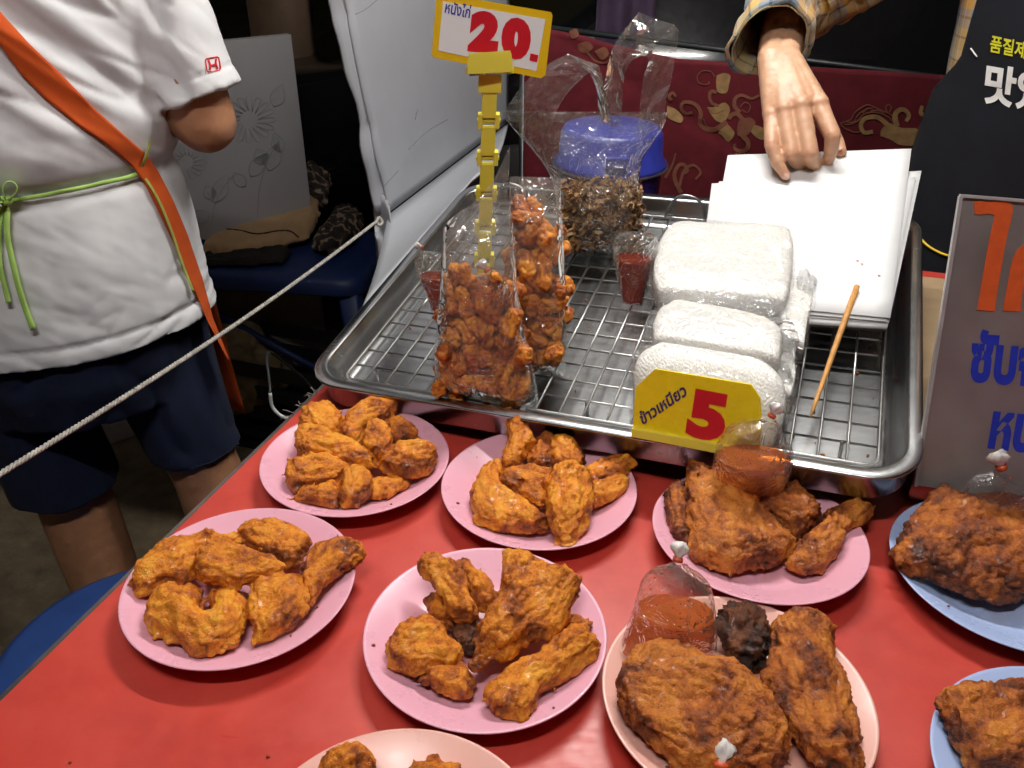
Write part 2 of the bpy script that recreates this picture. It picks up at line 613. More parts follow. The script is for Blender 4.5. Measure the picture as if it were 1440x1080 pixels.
def skin(name, col):
    t = NT(name)
    f = t.noise(60, 4, 0.6)
    t.set(Base_Color=t.ramp(f, [(0.3, tuple(c * 0.86 for c in col)), (0.7, tuple(c * 1.08 for c in col))]), Roughness=0.42)
    t.set(Subsurface_Weight=0.18, Subsurface_Radius=(0.012, 0.004, 0.002), Subsurface_Scale=0.6)
    ra = t.n('Attribute', attribute_name='flush').outputs['Fac']
    mo = t.noise(130, 3, 0.6)
    b0 = t.b.inputs['Base Color'].links[0].from_socket
    b1 = t.mix(t.math('MULTIPLY', ra, 0.6), b0, (col[0] * .95, col[1] * .66, col[2] * .6))
    b1 = t.mix(t.math('MULTIPLY', t.math('GREATER_THAN', mo, 0.62), 0.12), b1, (col[0] * .7, col[1] * .55, col[2] * .5))
    t.l(b1, t.b.inputs['Base Color'])
    t.bump(t.math('ADD', t.noise(900, 3, 0.6), t.math('MULTIPLY', t.noise(260, 3, 0.6, t.coord('Object', (1, 1, 3))), 1.5)), 0.25, 0.0008)
    MATS[name] = t.m
    return t.m
M_HAND = skin('tan_skin', (0.58, 0.335, 0.205))
M_SKIN_L = skin('brown_human_skin', (0.42, 0.20, 0.105))

# ------------------------------------------------------------------ lamps (hung above the stall, over the frame)
def tube_lamp(loc, yaw, length, power, label, col=(1.0, 0.97, 0.92)):
    loc = np.array(loc, float)
    t = newthing('tube_lamp', label, 'lamp', loc, 'tube lamps hung above the stall')
    a = np.array([math.cos(yaw), math.sin(yaw), 0]); b = np.array([-a[1], a[0], 0]); ax = np.array([a, b, [0, 0, 1.0]])
    MB().box(loc + [0, 0, 0.03], ax, (length / 2 + 0.02, 0.022, 0.012)).build('housing', M_WHITE, t, False)
    em = NT('lamp_glow')
    em.set(Base_Color=(0.9, 0.9, 0.9), Emission_Color=col, Emission_Strength=power)
    MB().tube([loc - a * length / 2, loc + a * length / 2], 0.014, 16).build('glass_tube', em.m, t)
    for s in (-1, 1):
        MB().box(loc + a * s * (length / 2 + 0.008) + [0, 0, 0.004], ax, (0.008, 0.018, 0.02)).build('end_socket', M_WHITE, t, False)
    for s in (-1, 1):
        p = loc + a * s * length * 0.35
        MB().tube([p + [0, 0, 0.04], p + [0, 0, 0.9]], 0.002, 6).build('cord', M_APRON, t)
    return t
tube_lamp((0.20, 1.16, 1.86), math.radians(-20), 0.55, 262, 'lit white tube lamp hanging above the steel tray')
tube_lamp((-0.15, -0.05, 2.35), math.radians(10), 0.6, 245, 'lit white tube lamp hanging above the customer side', (1.0, 0.96, 0.93))

# canopy out of view, added to bounce soft light and show in the steel
cpy = newthing('bounce_canopy', 'unseen pale canopy on four poles, added to bounce lamp light down', 'canopy', (0.25, 0.8, 2.62))
cv = np.array([(x, y, 2.66 - .05 * math.sin(3 * x + 1) * math.sin(2.5 * y) - .03 * (x - .25) ** 2) for y in np.linspace(-.5, 2.3, 24) for x in np.linspace(-1.2, 1.75, 24)])
cf_ = [(j * 24 + i, j * 24 + i + 1, (j + 1) * 24 + i + 1, (j + 1) * 24 + i) for j in range(23) for i in range(23)]
cv2 = np.concatenate([cv, cv + [0, 0, .004]]); cf2 = cf_ + [tuple(k_ + 576 for k_ in f[::-1]) for f in cf_]
obj('tarpaulin', mesh('t', cv2, cf2), plain('pale_bounce_sheet', (0.62, 0.64, 0.66), 0.6, var=.05), cpy)
for x, y in ((-1.18, -.48), (1.73, -.48), (-1.18, 2.28), (1.73, 2.28)):
    MB().tube([(x, y, 0), (x, y, 2.6)], .016, 10).build('pole', M_WHITE, cpy)

# ------------------------------------------------------------------ ground
TX = np.array([0.9511, -0.3090, 0.0]); TY = np.array([0.3090, 0.9511, 0.0]); UP = np.array([0, 0, 1.0])
TAB = np.array([-0.2302, 0.834, 0.75])          # a point of the table's left edge

gm = NT('dirty_ground')
g1 = gm.noise(1.7, 6, 0.65); g2 = gm.noise(22, 5, 0.7)
gm.set(Base_Color=gm.ramp(gm.math('ADD', gm.math('MULTIPLY', g1, 0.6), gm.math('MULTIPLY', g2, 0.4)),
       [(0.35, (0.07, 0.052, 0.03)), (0.5, (0.16, 0.12, 0.07)), (0.65, (0.25, 0.19, 0.11))]), Roughness=0.9)
gm.bump(gm.noise(60, 5, 0.7), 0.6, 0.01)
gx = np.concatenate([[-60, -25, -10, -5], np.linspace(-3, 3, 41), [5, 10, 25, 60]])
gy = np.concatenate([[-60, -25, -10, -5], np.linspace(-2, 5, 47), [10, 25, 60]])
gv = np.array([(x, y, 0) for y in gy for x in gx], float)
nr = (np.abs(gv[:, 0]) < 3.1) & (gv[:, 1] > -2.1) & (gv[:, 1] < 5.1)
gv[:, 2] = np.where(nr, 0.012 * fbm(gv * 2.2, 4, 3), 0)
nx = len(gx)
gf = [(j * nx + i, j * nx + i + 1, (j + 1) * nx + i + 1, (j + 1) * nx + i) for j in range(len(gy) - 1) for i in range(nx - 1)]
ground = obj('ground', mesh('ground', gv, gf), gm.m)
tag(ground, 'dark dirty earth and asphalt under the stall', None, None, 'structure')

# ------------------------------------------------------------------ table
tm = NT('red_vinyl')
tf = tm.noise(9, 4, 0.6); tf2 = tm.noise(60, 4, 0.65)
c0 = tm.ramp(tm.math('ADD', tm.math('MULTIPLY', tf, 0.7), tm.math('MULTIPLY', tf2, 0.3)),
             [(0.35, (0.46, 0.042, 0.030)), (0.5, (0.53, 0.053, 0.037)), (0.68, (0.59, 0.070, 0.048))])
vv = tm.n('TexVoronoi'); vv.inputs['Scale'].default_value = 55; tm.l(tm.coord(), vv.inputs['Vector'])
spk = tm.math('MULTIPLY', tm.math('LESS_THAN', vv.outputs['Distance'], 0.04), tm.math('GREATER_THAN', tm.noise(7, 2), 0.66))
tm.set(Base_Color=tm.mix(spk, c0, (0.06, 0.015, 0.01)))
rr = tm.n('MapRange'); tm.l(tm.noise(14, 4, 0.6), rr.inputs[0]); rr.inputs[3].default_value = 0.30; rr.inputs[4].default_value = 0.52
tm.set(Roughness=rr.outputs[0], Specular_IOR_Level=0.45)
sm_ = tm.noise(5, 5, 0.7, dist=1.2); sw = tm.noise(34, 5, 0.75, tm.coord('Object', (1, 7, 1)))
rr2 = tm.math('ADD', tm.math('MULTIPLY', tm.noise(14, 4, 0.6), .35), tm.math('ADD', tm.math('MULTIPLY', sm_, .45), tm.math('MULTIPLY', sw, .25)))
tm.l(rr2, rr.inputs[0]); rr.inputs[1].default_value = .35; rr.inputs[2].default_value = .7; rr.inputs[3].default_value = .20; rr.inputs[4].default_value = .58
tm.bump(tm.math('ADD', tm.noise(260, 3, 0.6), tm.math('ADD', tm.math('MULTIPLY', sw, 1.4), tm.math('MULTIPLY', tm.noise(3.2, 2, 0.5), 30))), 0.06, 0.0008)
M_VINYL = tm.m
M_TRIM = steel('aluminium_trim', (0.42, 0.40, 0.38), 0.35)
M_DARKSTEEL = steel('dark_steel', (0.16, 0.16, 0.17), 0.4)
M_PLY = plain('plywood', (0.36, 0.25, 0.14), 0.7, var=0.2, scale=14, bump=0.2)

TAXES = np.array([TX, TY, UP])
def tab(a, b, z):
    return np.array([TAB[0], TAB[1], 0]) + TX * a + TY * b + UP * z
table = newthing('market_table', 'long red vinyl topped market table carrying plates of fried chicken', 'table', tab(0.7, 0, 0))
MB().box(tab(0.72, -0.06, 0.7355), TAXES, (0.718, 0.70, 0.0115)).build('tabletop', M_PLY, table, False)
MB().box(tab(0.72, -0.06, 0.7485), TAXES, (0.7195, 0.702, 0.0015)).build('vinyl_cover', M_VINYL, table, False)
MB().box(tab(-0.0022, -0.06, 0.737), TAXES, (0.002, 0.704, 0.0125)).build('edge_trim', M_TRIM, table, False)
for a, b in ((0.10, -0.65), (1.35, -0.65), (0.10, 0.55), (1.35, 0.55)):
    MB().box(tab(a, b, 0.362), TAXES, (0.016, 0.016, 0.361)).build('leg', M_DARKSTEEL, table, False)
k = MB()
for j in range(9):
    b = random.uniform(-0.05, 0.03)
    p = tab(-0.002, b, 0.7505)
    q = [p, p + TX * random.uniform(-0.008, -0.002) + TY * random.uniform(-.006, .006) + UP * random.uniform(0, 0.004)]
    q.append(q[1] + TX * random.uniform(-0.006, 0.002) + UP * random.uniform(-0.006, 0.004))
    k.tube(q, 0.0005, 5)
o = k.build('frayed_thread', plain('grey_thread', (0.35, 0.30, 0.26), 0.8), table); o['kind'] = 'stuff'

# ------------------------------------------------------------------ plates
PROF = [(.001, .002), (.050, .002), (.052, 0), (.056, 0), (.0585, .004), (.079, .0125), (.0905, .0185), (.0925, .0200), (.0927, .0207), (.0918, .0211),
        (.0900, .0205), (.078, .0152), (.066, .0094), (.060, .0072), (.054, .0062), (.001, .0058)]
PL = {}
def plate(key, cx, cy, R, mat, label, tilt=None):
    s = R / 0.0925
    v, f = lathe([(r * s, z) for r, z in PROF], 112)
    if tilt is not None:
        v[:, 2] += tilt[2] + (v[:, 0] * tilt[0] + v[:, 1] * tilt[1])
    v = v + [cx, cy, 0.7502]
    o = obj('plate', mesh('plate', v, f), mat)
    tag(o, label, 'plate', 'melamine plates of fried chicken on the red table')
    PL[key] = (cx, cy)
plate('P1', -0.1547, 0.686, .0925, M_PINK, 'pink plate nearest the left front corner of the steel tray')
plate('P2', 0.0264, 0.6443, .0925, M_PINK, 'pink plate against the middle of the tray front, holding yellow strips')
plate('P3', -0.2202, 0.5125, .0925, M_PINK, 'leftmost pink plate, beside the table edge, with a horseshoe shaped piece')
plate('P4', -0.0187, 0.4616, .0925, M_PINK, 'pink plate in the front centre with torn chicken chunks')
k_ = 0.0045 / 0.187
plate('P5', 0.2184, 0.578, .0925, M_PINK, 'pink plate below the yellow number 5 sign with breast and wing', (0.31 * -k_, 0.95 * -k_, 0.0024))
plate('P6', 0.1605, 0.4045, .0945, M_SALMON, 'pale salmon plate with a large brown breast and a blackened piece')
plate('P7', 0.4205, 0.5343, .0960, M_BLUEPL, 'light blue plate in front of the steel sign')
plate('P8', 0.3735, 0.3320, .0985, M_BLUEPL, 'light blue plate at the lower right corner')
plate('P9', -0.0664, 0.2783, .0945, M_SALMON, 'pale salmon plate cut off by the bottom of the photo')

# ------------------------------------------------------------------ fried chicken
PZ = 0.757
def chicken(name, poly, lift, ltop, thick, mat, label, seed, extra=(), voxel=0.0017, rough=1.0, brown=0.0, cat='fried chicken'):
    poly = [tuple(p) for p in poly]
    vs_ = [p[1] for p in poly]; v0, v1 = min(vs_), max(vs_)
    P3 = []
    for u, v in poly:
        z = PZ + lift + (v1 - v) / (v1 - v0 + 1e-9) * ltop + 0.6 * thick
        P3.append(onz(u, v, z))
    P3 = np.array(P3)
    A = np.c_[np.ones(len(P3)), P3[:, :2]]
    cf = np.linalg.lstsq(A, P3[:, 2], rcond=None)[0]
    q = P3[:, :2]
    lo, hi = q.min(0), q.max(0)
    st = max(0.0032, thick * 0.22)
    gx, gy = np.meshgrid(np.arange(lo[0], hi[0] + st, st), np.arange(lo[1], hi[1] + st, st))
    G = np.c_[gx.ravel(), gy.ravel()]
    G = G[inside(q, G)]
    D = edgedist(q, G)
    keep = D > 0.0016
    G = G[keep]; D = D[keep]
    mb = MB()
    lump = 0.5 + 0.5 * pn(np.c_[G * 38, np.full(len(G), seed * 3.7)], seed)
    for (x, y), d, lm in zip(G, D, lump):
        r = min(thick * (0.60 + 0.62 * lm), d * 0.84 + 0.0034)
        zc = cf[0] + cf[1] * x + cf[2] * y - 0.6 * thick + max(r, 0.55 * thick)
        mb.ball((x, y, zc), r)
    rg = random.Random(seed)
    cen = q.mean(0)
    per = resample(np.concatenate([q, q[:1]]), max(12, int(np.linalg.norm(np.diff(np.concatenate([q, q[:1]]), axis=0), axis=1).sum() / .0038)))
    for x, y in per:
        if rg.random() > .42 * rough: continue
        o_ = np.array([x, y]) - cen; o_ /= np.linalg.norm(o_) + 1e-9
        p = np.array([x, y]) + o_ * rg.uniform(-.002, .0022)
        zb = cf[0] + cf[1] * x + cf[2] * y - 0.6 * thick + .55 * thick + rg.uniform(-.002, .003)
        r = rg.uniform(.0017, .0027)
        mb.ball((p[0], p[1], zb), r)
        if rg.random() < .5: mb.ball((p[0] + o_[0] * r * .8 + rg.uniform(-r, r) * .5, p[1] + o_[1] * r * .8 + rg.uniform(-r, r) * .5, zb + rg.uniform(-.3, .8) * r), r * .85)
    for _ in range(int(len(G) * .05) + 4):
        i_ = rg.randrange(len(G)); (x, y), d0 = G[i_], D[i_]
        r0 = min(thick * (0.60 + 0.62 * lump[i_]), d0 * 0.84 + 0.0034)
        zt_ = cf[0] + cf[1] * x + cf[2] * y - 0.6 * thick + max(r0, .55 * thick) + r0 * .9
        for _k in range(rg.randrange(2, 5)):
            mb.ball((x + rg.uniform(-.004, .004), y + rg.uniform(-.004, .004), zt_ + rg.uniform(-.0015, .0006)), rg.uniform(.0013, .0024))
    for (u, v, r, dz) in extra:
        p = onz(u, v, PZ + lift + dz)
        mb.ball(p, r, 2)
    me = remesh(mb, voxel, 1)
    P = co_of(me); N = no_of(me)
    _, _, vt = np.linalg.svd(q - cen, full_matrices=False)
    pa, pb = (P[:, :2] - cen) @ vt[0], (P[:, :2] - cen) @ vt[1]
    low = fbm(P * 48, 2, seed)
    warp = np.stack([pn(P * 55, seed + 11), pn(P * 55, seed + 12), pn(P * 55, seed + 13)], 1) * 0.35
    rid = np.abs(pn(P * 95 + warp, seed + 5))
    rid2 = np.abs(pn(P * 190 + warp * 2, seed + 6))
    fine = fbm(P * 360, 2, seed + 8)
    fib = np.abs(pn(np.c_[pa * 26, pb * 88, P[:, 2] * 70] + warp * 1.6, seed + 51))
    fib2 = np.abs(pn(np.c_[pa * 45, pb * 170, P[:, 2] * 140] + warp * 2, seed + 52))
    patch = smooth01(pn(P * 34, seed + 21), -0.12, 0.3) * (.68 if mat is M_GOLD else 1.0)
    bill = np.abs(pn(P * 150 + warp, seed + 15)) + .5 * np.abs(pn(P * 310 + warp * 2, seed + 16))
    sm = 1 - patch
    d = 0.0026 * low - 0.0019 * np.exp(-fib * 8) * (.45 + .55 * sm) - 0.0011 * np.exp(-fib2 * 7) * sm - 0.0026 * np.exp(-rid * 9) * (0.2 + 0.8 * patch) - 0.0014 * np.exp(-rid2 * 7) + 0.0010 * fine * (0.15 + patch) + 0.0036 * bill * (0.08 + patch)
    flake = smooth01(pn(P * 240, seed + 31), 0.42, 0.7) * patch
    d = (d + 0.0034 * flake) * rough
    P2 = P + N * d[:, None]
    fl_ = np.full(len(P2), 0.7512)
    for cx_, cy_ in PL.values():
        rr_ = np.hypot(P2[:, 0] - cx_, P2[:, 1] - cy_)
        fl_ = np.maximum(fl_, np.where(rr_ < .093, .7508 + np.interp(rr_, [0, .054, .060, .066, .078, .090, .0925], [.0062, .0065, .0075, .0098, .0156, .0208, .0215]), 0))
    P2[:, 2] = np.maximum(P2[:, 2], fl_)
    set_co(me, P2)
    crust = np.clip(0.15 + brown + 0.44 * patch * (0.30 + 0.9 * np.exp(-rid * 6)) + 0.30 * np.exp(-fib * 7) + 0.16 * np.exp(-fib2 * 7) + 0.14 * np.exp(-rid2 * 8) + (.24 if mat is M_GOLD else .30) * pn(P * 60, seed + 41) + 0.35 * flake + (.40 if mat is M_GOLD else .26) * np.exp(-edgedist(q, P[:, :2]) / .0042) * smooth01(pn(P * 42, seed + 61), -.15, .3), 0, 1)
    fattr(me, 'crust', crust)
    o = obj(name, me, mat)
    tag(o, label, cat, 'pieces of fried chicken on the plates')
    return o

q = lambda pts: Z(340, 540, .2222, pts)
on = 'on pink plate by tray corner'
chicken('chicken_piece', q([(820,600),(900,595),(1000,595),(1065,615),(960,690),(930,722),(820,722)]), 0, .004, .008, M_GOLD, 'small flat brown edged scrap under the right hand piece ' + on, 10)
chicken('chicken_piece', q([(360,260),(380,205),(440,150),(510,122),(580,138),(640,210),(640,270),(600,330),(560,360),(450,330),(380,300)]), .010, .012, .013, M_GOLD, 'smooth bright yellow chunk at the top left ' + on, 11, brown=-.14)
chicken('chicken_piece', q([(620,300),(640,240),(690,190),(720,140),(790,92),(840,108),(900,130),(930,90),(985,100),(985,145),(950,190),(930,270),(850,280),(770,310),(750,390),(650,360)]), .006, .018, .013, M_GOLD, 'crusty ragged chunk at the top middle ' + on, 12, brown=.06)
chicken('chicken_piece', q([(930,250),(960,200),(1010,205),(1060,260),(1120,310),(1125,375),(1000,420),(930,380)]), .004, .014, .012, M_GOLD, 'reddish rough chunk at the upper right ' + on, 14, brown=.04)
chicken('chicken_piece', q([(755,400),(775,310),(820,250),(880,225),(930,270),(950,380),(940,460),(900,485),(850,480)]), .014, .014, .013, M_GOLD, 'brown upright strip in the centre ' + on, 13, brown=.05)
chicken('chicken_piece', q([(335,310),(345,380),(360,435),(480,470),(600,505),(720,532),(850,525),(865,480),(780,415),(700,365),(600,320),(480,295),(380,265)]), .010, .008, .012, M_GOLD, 'long smooth yellow wedge pointing right ' + on, 15, brown=-.12)
chicken('chicken_piece', q([(860,500),(915,440),(1000,390),(1100,372),(1205,388),(1242,450),(1222,530),(1120,592),(1000,592),(910,560)]), .004, .012, .015, M_GOLD, 'large rounded orange chunk on the right side ' + on, 16, brown=-.04)
chicken('chicken_piece', q([(275,540),(300,490),(440,462),(560,468),(660,510),(670,570),(600,640),(500,670),(400,670),(310,680),(280,620)]), .002, .012, .013, M_GOLD, 'rough knobbly chunk at the left front ' + on, 17, brown=.03)
chicken('chicken_piece', q([(615,610),(660,560),(740,535),(820,570),(842,640),(800,710),(720,772),(640,772),(610,710)]), .001, .006, .015, M_GOLD, 'round orange nugget in front ' + on, 19)
chicken('chicken_piece', q([(303,742),(400,655),(500,642),(600,632),(625,700),(622,780),(560,792),(480,762),(400,750)]), .0, .006, .011, M_GOLD, 'pointed flat piece nearest the rim ' + on, 18)

q = lambda pts: Z(600, 570, .2222, pts)
on = 'on pink plate at mid tray'
chicken('chicken_piece', q([(650,300),(700,220),(760,155),(810,190),(830,300),(800,420),(680,400),(640,360)]), .006, .016, .012, M_GOLD, 'dark crusty piece in the upper middle ' + on, 24, brown=.10)
chicken('chicken_piece', q([(497,115),(530,80),(600,88),(648,135),(655,185),(700,230),(650,300),(590,400),(500,440),(462,390),(490,290),(522,200)]), .006, .026, .012, M_GOLD, 'tall yellow piece with round knob at top left ' + on, 21, brown=-.04)
chicken('chicken_piece', q([(300,480),(340,410),(430,335),(480,360),(470,440),(475,520),(560,570),(640,630),(750,735),(760,790),(660,812),(540,792),(400,780),(285,755),(310,690),(285,620),(282,540)]), .001, .008, .014, M_GOLD, 'curved banana shaped strip on the left ' + on, 22, brown=-.02)
chicken('chicken_piece', q([(775,230),(850,188),(920,218),(980,295),(1000,370),(980,430),(860,440),(790,410),(770,320)]), .006, .016, .014, M_GOLD, 'broad yellow chunk at upper right of the pile ' + on, 25, brown=-.02)
chicken('chicken_piece', q([(1010,410),(1060,375),(1110,350),(1200,330),(1270,318),(1308,360),(1260,440),(1180,465),(1100,505),(1025,490)]), .008, .008, .010, M_GOLD, 'crusty finger pointing right over the rim ' + on, 27, brown=.06)
chicken('chicken_piece', q([(1020,530),(1100,485),(1170,462),(1240,456),(1277,490),(1262,550),(1160,602),(1060,642),(1030,600)]), .002, .006, .011, M_GOLD, 'short orange stub on the right side ' + on, 28)
chicken('chicken_piece', q([(465,450),(520,410),(600,395),(690,390),(805,430),(795,500),(745,560),(748,620),(700,642),(640,592),(560,562),(480,530)]), .010, .010, .013, M_GOLD, 'knobbly crusty chunk in the centre ' + on, 23, brown=.07)
chicken('chicken_piece', q([(755,500),(800,420),(900,378),(985,400),(1032,480),(1052,600),(1032,720),(985,830),(905,892),(825,872),(788,780),(752,680),(752,580)]), .002, .014, .017, M_GOLD, 'large smooth plump strip at the front right ' + on, 26, brown=-.08)

q = lambda pts: Z(140, 700, .2778, pts)
on = 'on the leftmost pink plate'
chicken('chicken_piece', q([(685,175),(760,130),(870,118),(970,150),(1060,198),(1078,240),(1040,300),(1000,360),(900,350),(780,280),(730,230)]), .003, .014, .013, M_GOLD, 'broad chunk at the top right ' + on, 33, brown=-.02)
chicken('chicken_piece', q([(148,440),(190,370),(240,300),(330,235),(430,198),(560,188),(700,190),(750,230),(640,240),(560,270),(510,330),(490,390),(430,445),(330,445),(260,482),(200,500)]), .004, .010, .014, M_GOLD, 'long curved strip along the left rim ' + on, 31, brown=-.06)
chicken('chicken_piece', q([(490,310),(540,235),(640,213),(720,250),(800,280),(900,305),(942,350),(922,390),(800,415),(700,458),(600,442),(510,432),(488,380)]), .014, .008, .014, M_GOLD, 'thick bar shaped piece lying across the middle ' + on, 32)
chicken('chicken_piece', q([(1025,400),(1050,310),(1090,248),(1160,218),(1260,212),(1332,250),(1352,300),(1290,352),(1220,382),(1160,425),(1105,490),(1060,585),(1040,490)]), .006, .010, .010, M_GOLD, 'brown crusty piece reaching over the right rim ' + on, 36, brown=.08)
chicken('chicken_piece', q([(765,752),(785,680),(755,600),(745,490),(800,430),(900,398),(1010,395),(1055,460),(1052,560),(1005,622),(900,692),(820,742)]), .001, .014, .012, M_GOLD, 'leaf shaped piece with dark edge at right front ' + on, 35, brown=.03)
chicken('chicken_piece', q([(228,610),(250,520),(310,458),(380,438),(412,478),(470,446),(508,480),(520,560),(548,608),(575,560),(545,480),(640,460),(722,490),(758,560),(742,640),(702,720),(640,762),(520,812),(450,782),(380,722),(280,692),(232,650)]), .001, .004, .016, M_GOLD, 'horseshoe shaped puffy piece at the front ' + on, 34, brown=-.05)

q = lambda pts: Z(480, 750, .2778, pts)
on = 'on front centre pink plate'
chicken('chicken_piece', q([(540,480),(680,440),(720,540),(700,600),(640,620),(580,560)]), 0, .004, .010, M_BURNT_SHADE, 'scrap coloured dark for shade, buried in the middle ' + on, 48)  # burnt colour stands for the shade under the pile
chicken('chicken_piece', q([(432,330),(500,290),(570,390),(610,470),(500,485),(440,430)]), .001, .010, .012, M_GOLD, 'brown lump under the upper left chunk ' + on, 42, brown=.08)
chicken('chicken_piece', q([(555,130),(620,125),(680,178),(742,220),(782,280),(775,360),(720,408),(685,370),(650,270),(600,180)]), .010, .018, .011, M_GOLD, 'narrow ridge standing behind upper left chunk ' + on, 43, brown=.06)
chicken('chicken_piece', q([(372,150),(400,118),(470,106),(560,145),(605,175),(625,230),(662,330),(705,410),(650,455),(560,442),(530,370),(470,290),(440,240),(395,220)]), .012, .020, .013, M_GOLD, 'upper left chunk leaning towards the tray ' + on, 41)
chicken('chicken_piece', q([(1120,465),(1180,425),(1265,448),(1255,492),(1190,500),(1130,520)]), .006, .006, .007, M_GOLD, 'small brown crispy flap at the right rim ' + on, 47, brown=.15)
chicken('chicken_piece', q([(985,640),(1040,590),(1130,500),(1200,478),(1272,508),(1308,570),(1292,640),(1200,692),(1120,742),(1060,782),(1002,795),(992,860),(962,930),(930,982),(870,952),(780,902),(726,832),(740,775),(860,672),(930,645)]), .001, .008, .014, M_GOLD, 'bone shaped long piece at the right front ' + on, 46)
chicken('chicken_piece', q([(818,92),(860,82),(960,128),(1080,178),(1150,198),(1235,198),(1217,260),(1182,330),(1152,420),(1102,502),(1040,532),(960,532),(905,580),(850,640),(740,652),(700,692),(655,682),(685,600),(698,480),(730,410),(790,350),(800,260),(818,170)]), .010, .026, .015, M_GOLD, 'largest ragged slab leaning across the middle ' + on, 45, brown=.04)
chicken('chicken_piece', q([(232,600),(260,520),(320,468),(420,428),(492,450),(522,520),(592,570),(625,620),(560,692),(460,702),(390,722),(300,702),(238,670)]), .001, .008, .016, M_GOLD, 'rounded chunk on the left side ' + on, 44, brown=-.04)
chicken('chicken_piece', q([(378,750),(440,700),(560,695),(612,640),(655,720),(674,780),(652,842),(600,852),(520,822),(470,782)]), .0, .006, .010, M_GOLD, 'small wedge nearest the rim ' + on, 49)

q = lambda pts: Z(900, 620, .25, pts)
on = 'on pink plate below the 5'
chicken('chicken_piece', q([(143,400),(158,280),(210,228),(255,240),(280,380),(300,480),(280,585),(200,535),(148,460)]), .002, .016, .012, M_BROWN, 'dark folded flap at the left edge of the breast ' + on, 52, brown=.10)
chicken('chicken_wing', q([(660,340),(700,310),(740,290),(800,250),(830,232),(892,235),(942,310),(1012,390),(1025,450),(945,485),(905,545),(850,535),(780,455),(700,395)]), .004, .016, .014, M_BROWN, 'short wing joint behind the breast ' + on, 53, brown=.04)
chicken('chicken_wing', q([(820,700),(870,610),(960,530),(1040,470),(1060,400),(1130,358),(1222,332),(1242,358),(1338,358),(1312,402),(1242,472),(1162,512),(1132,592),(1072,682),(1002,735),(900,745)]), .003, .010, .012, M_BROWN, 'long split tipped wing ' + on, 54)
chicken('chicken_breast', q([(248,230),(290,108),(350,148),(410,188),(500,208),(582,270),(642,330),(685,390),(762,450),(832,530),(885,590),(842,652),(740,692),(620,722),(500,744),(400,712),(305,672),(268,580),(278,500),(258,400),(246,300)]), .002, .026, .015, M_BROWN, 'broad brown breast with a pointed top ' + on, 51, brown=-.06)

q = lambda pts: Z(840, 760, .2962, pts)
on = 'on the front salmon plate'
chicken('chicken_piece', q([(562,350),(640,308),(720,318),(792,370),(815,440),(805,550),(740,620),(660,600),(595,530),(568,440)]), .004, .014, .015, M_BURNT_SHADE, 'blackened gnarled lump at the back ' + on, 63, rough=1.5)
chicken('chicken_wing', q([(780,640),(830,530),(828,420),(870,368),(960,336),(1062,348),(1125,430),(1112,550),(1152,640),(1192,720),(1222,820),(1235,920),(1255,1075),(1200,1140),(1100,1110),(1000,1020),(920,920),(860,800)]), .002, .014, .016, M_BROWN, 'big knobbed wing along the right side ' + on, 62, brown=-.05)
chicken('chicken_breast', q([(92,700),(120,600),(170,520),(240,490),(320,500),(400,520),(460,510),(500,560),(620,588),(720,640),(785,700),(845,790),(905,880),(918,960),(900,1050),(760,1110),(560,1150),(400,1110),(300,1000),(200,892),(105,790)]), .003, .016, .017, M_BROWN, 'large flat brown breast in front ' + on, 61)
chicken('chicken_breast', Z(1220, 620, .4255, [(85,360),(110,330),(128,270),(180,208),(220,170),(250,138),(300,188),(350,220),(420,230),(517,248),(600,300),(625,400),(620,450),(517,522),(430,532),(330,502),(240,462),(160,442),(98,412)]), .003, .020, .018, M_BROWN, 'thick reddish brown piece on the light blue plate before the steel sign', 71, brown=.07)
chicken('chicken_breast', Z(1220, 620, .4255, [(226,850),(268,802),(330,810),(400,805),(517,795),(620,810),(650,950),(640,1080),(517,1120),(400,1110),(330,1080),(258,930)]), .003, .014, .016, M_BROWN, 'reddish brown piece on the light blue plate at lower right', 81, brown=.03)
q = lambda pts: Z(340, 1000, .2917, pts)
chicken('chicken_piece', q([(393,235),(430,190),(520,163),(590,185),(638,240),(650,340),(560,390),(430,380),(385,300)]), .004, .010, .015, M_GOLD, 'yellow lump on left of the salmon plate at bottom edge', 91)
chicken('chicken_piece', q([(795,270),(880,240),(905,198),(950,196),(962,240),(1052,262),(1075,350),(980,420),(840,400),(780,340)]), .004, .010, .013, M_GOLD, 'lump with a small nub on the right of the bottom salmon plate', 92, brown=.05)

# crumbs of batter on plates, table and food
k = MB()
for key, (cx, cy) in PL.items():
    for j in range(7):
        a = random.uniform(0, 6.28); r = random.uniform(0.03, 0.086)
        z = 0.7502 + np.interp(r, [0, .056, .066, .078, .09], [.006, .0066, .0094, .0152, .0205]) + 0.0006
        s = random.uniform(0.0006, 0.0015)
        k.ball((cx + r * math.cos(a), cy + r * math.sin(a), z), (s * random.uniform(.7, 1.6), s, s * 0.7))
for j in range(22):
    p = tab(random.uniform(0.02, 0.75), random.uniform(-0.5, 0.0), 0.7508)
    if min(math.hypot(p[0] - a, p[1] - b) for a, b in PL.values()) < 0.1: continue
    s = random.uniform(0.0005, 0.0012)
    k.ball(p, (s * 1.5, s, s * 0.7))
o = k.build('crumbs', M_BROWN); tag(o, 'brown batter crumbs scattered on plates and table', 'crumbs', None, 'stuff')
fattr(o.data, 'crust', np.full(len(o.data.vertices), 0.6))

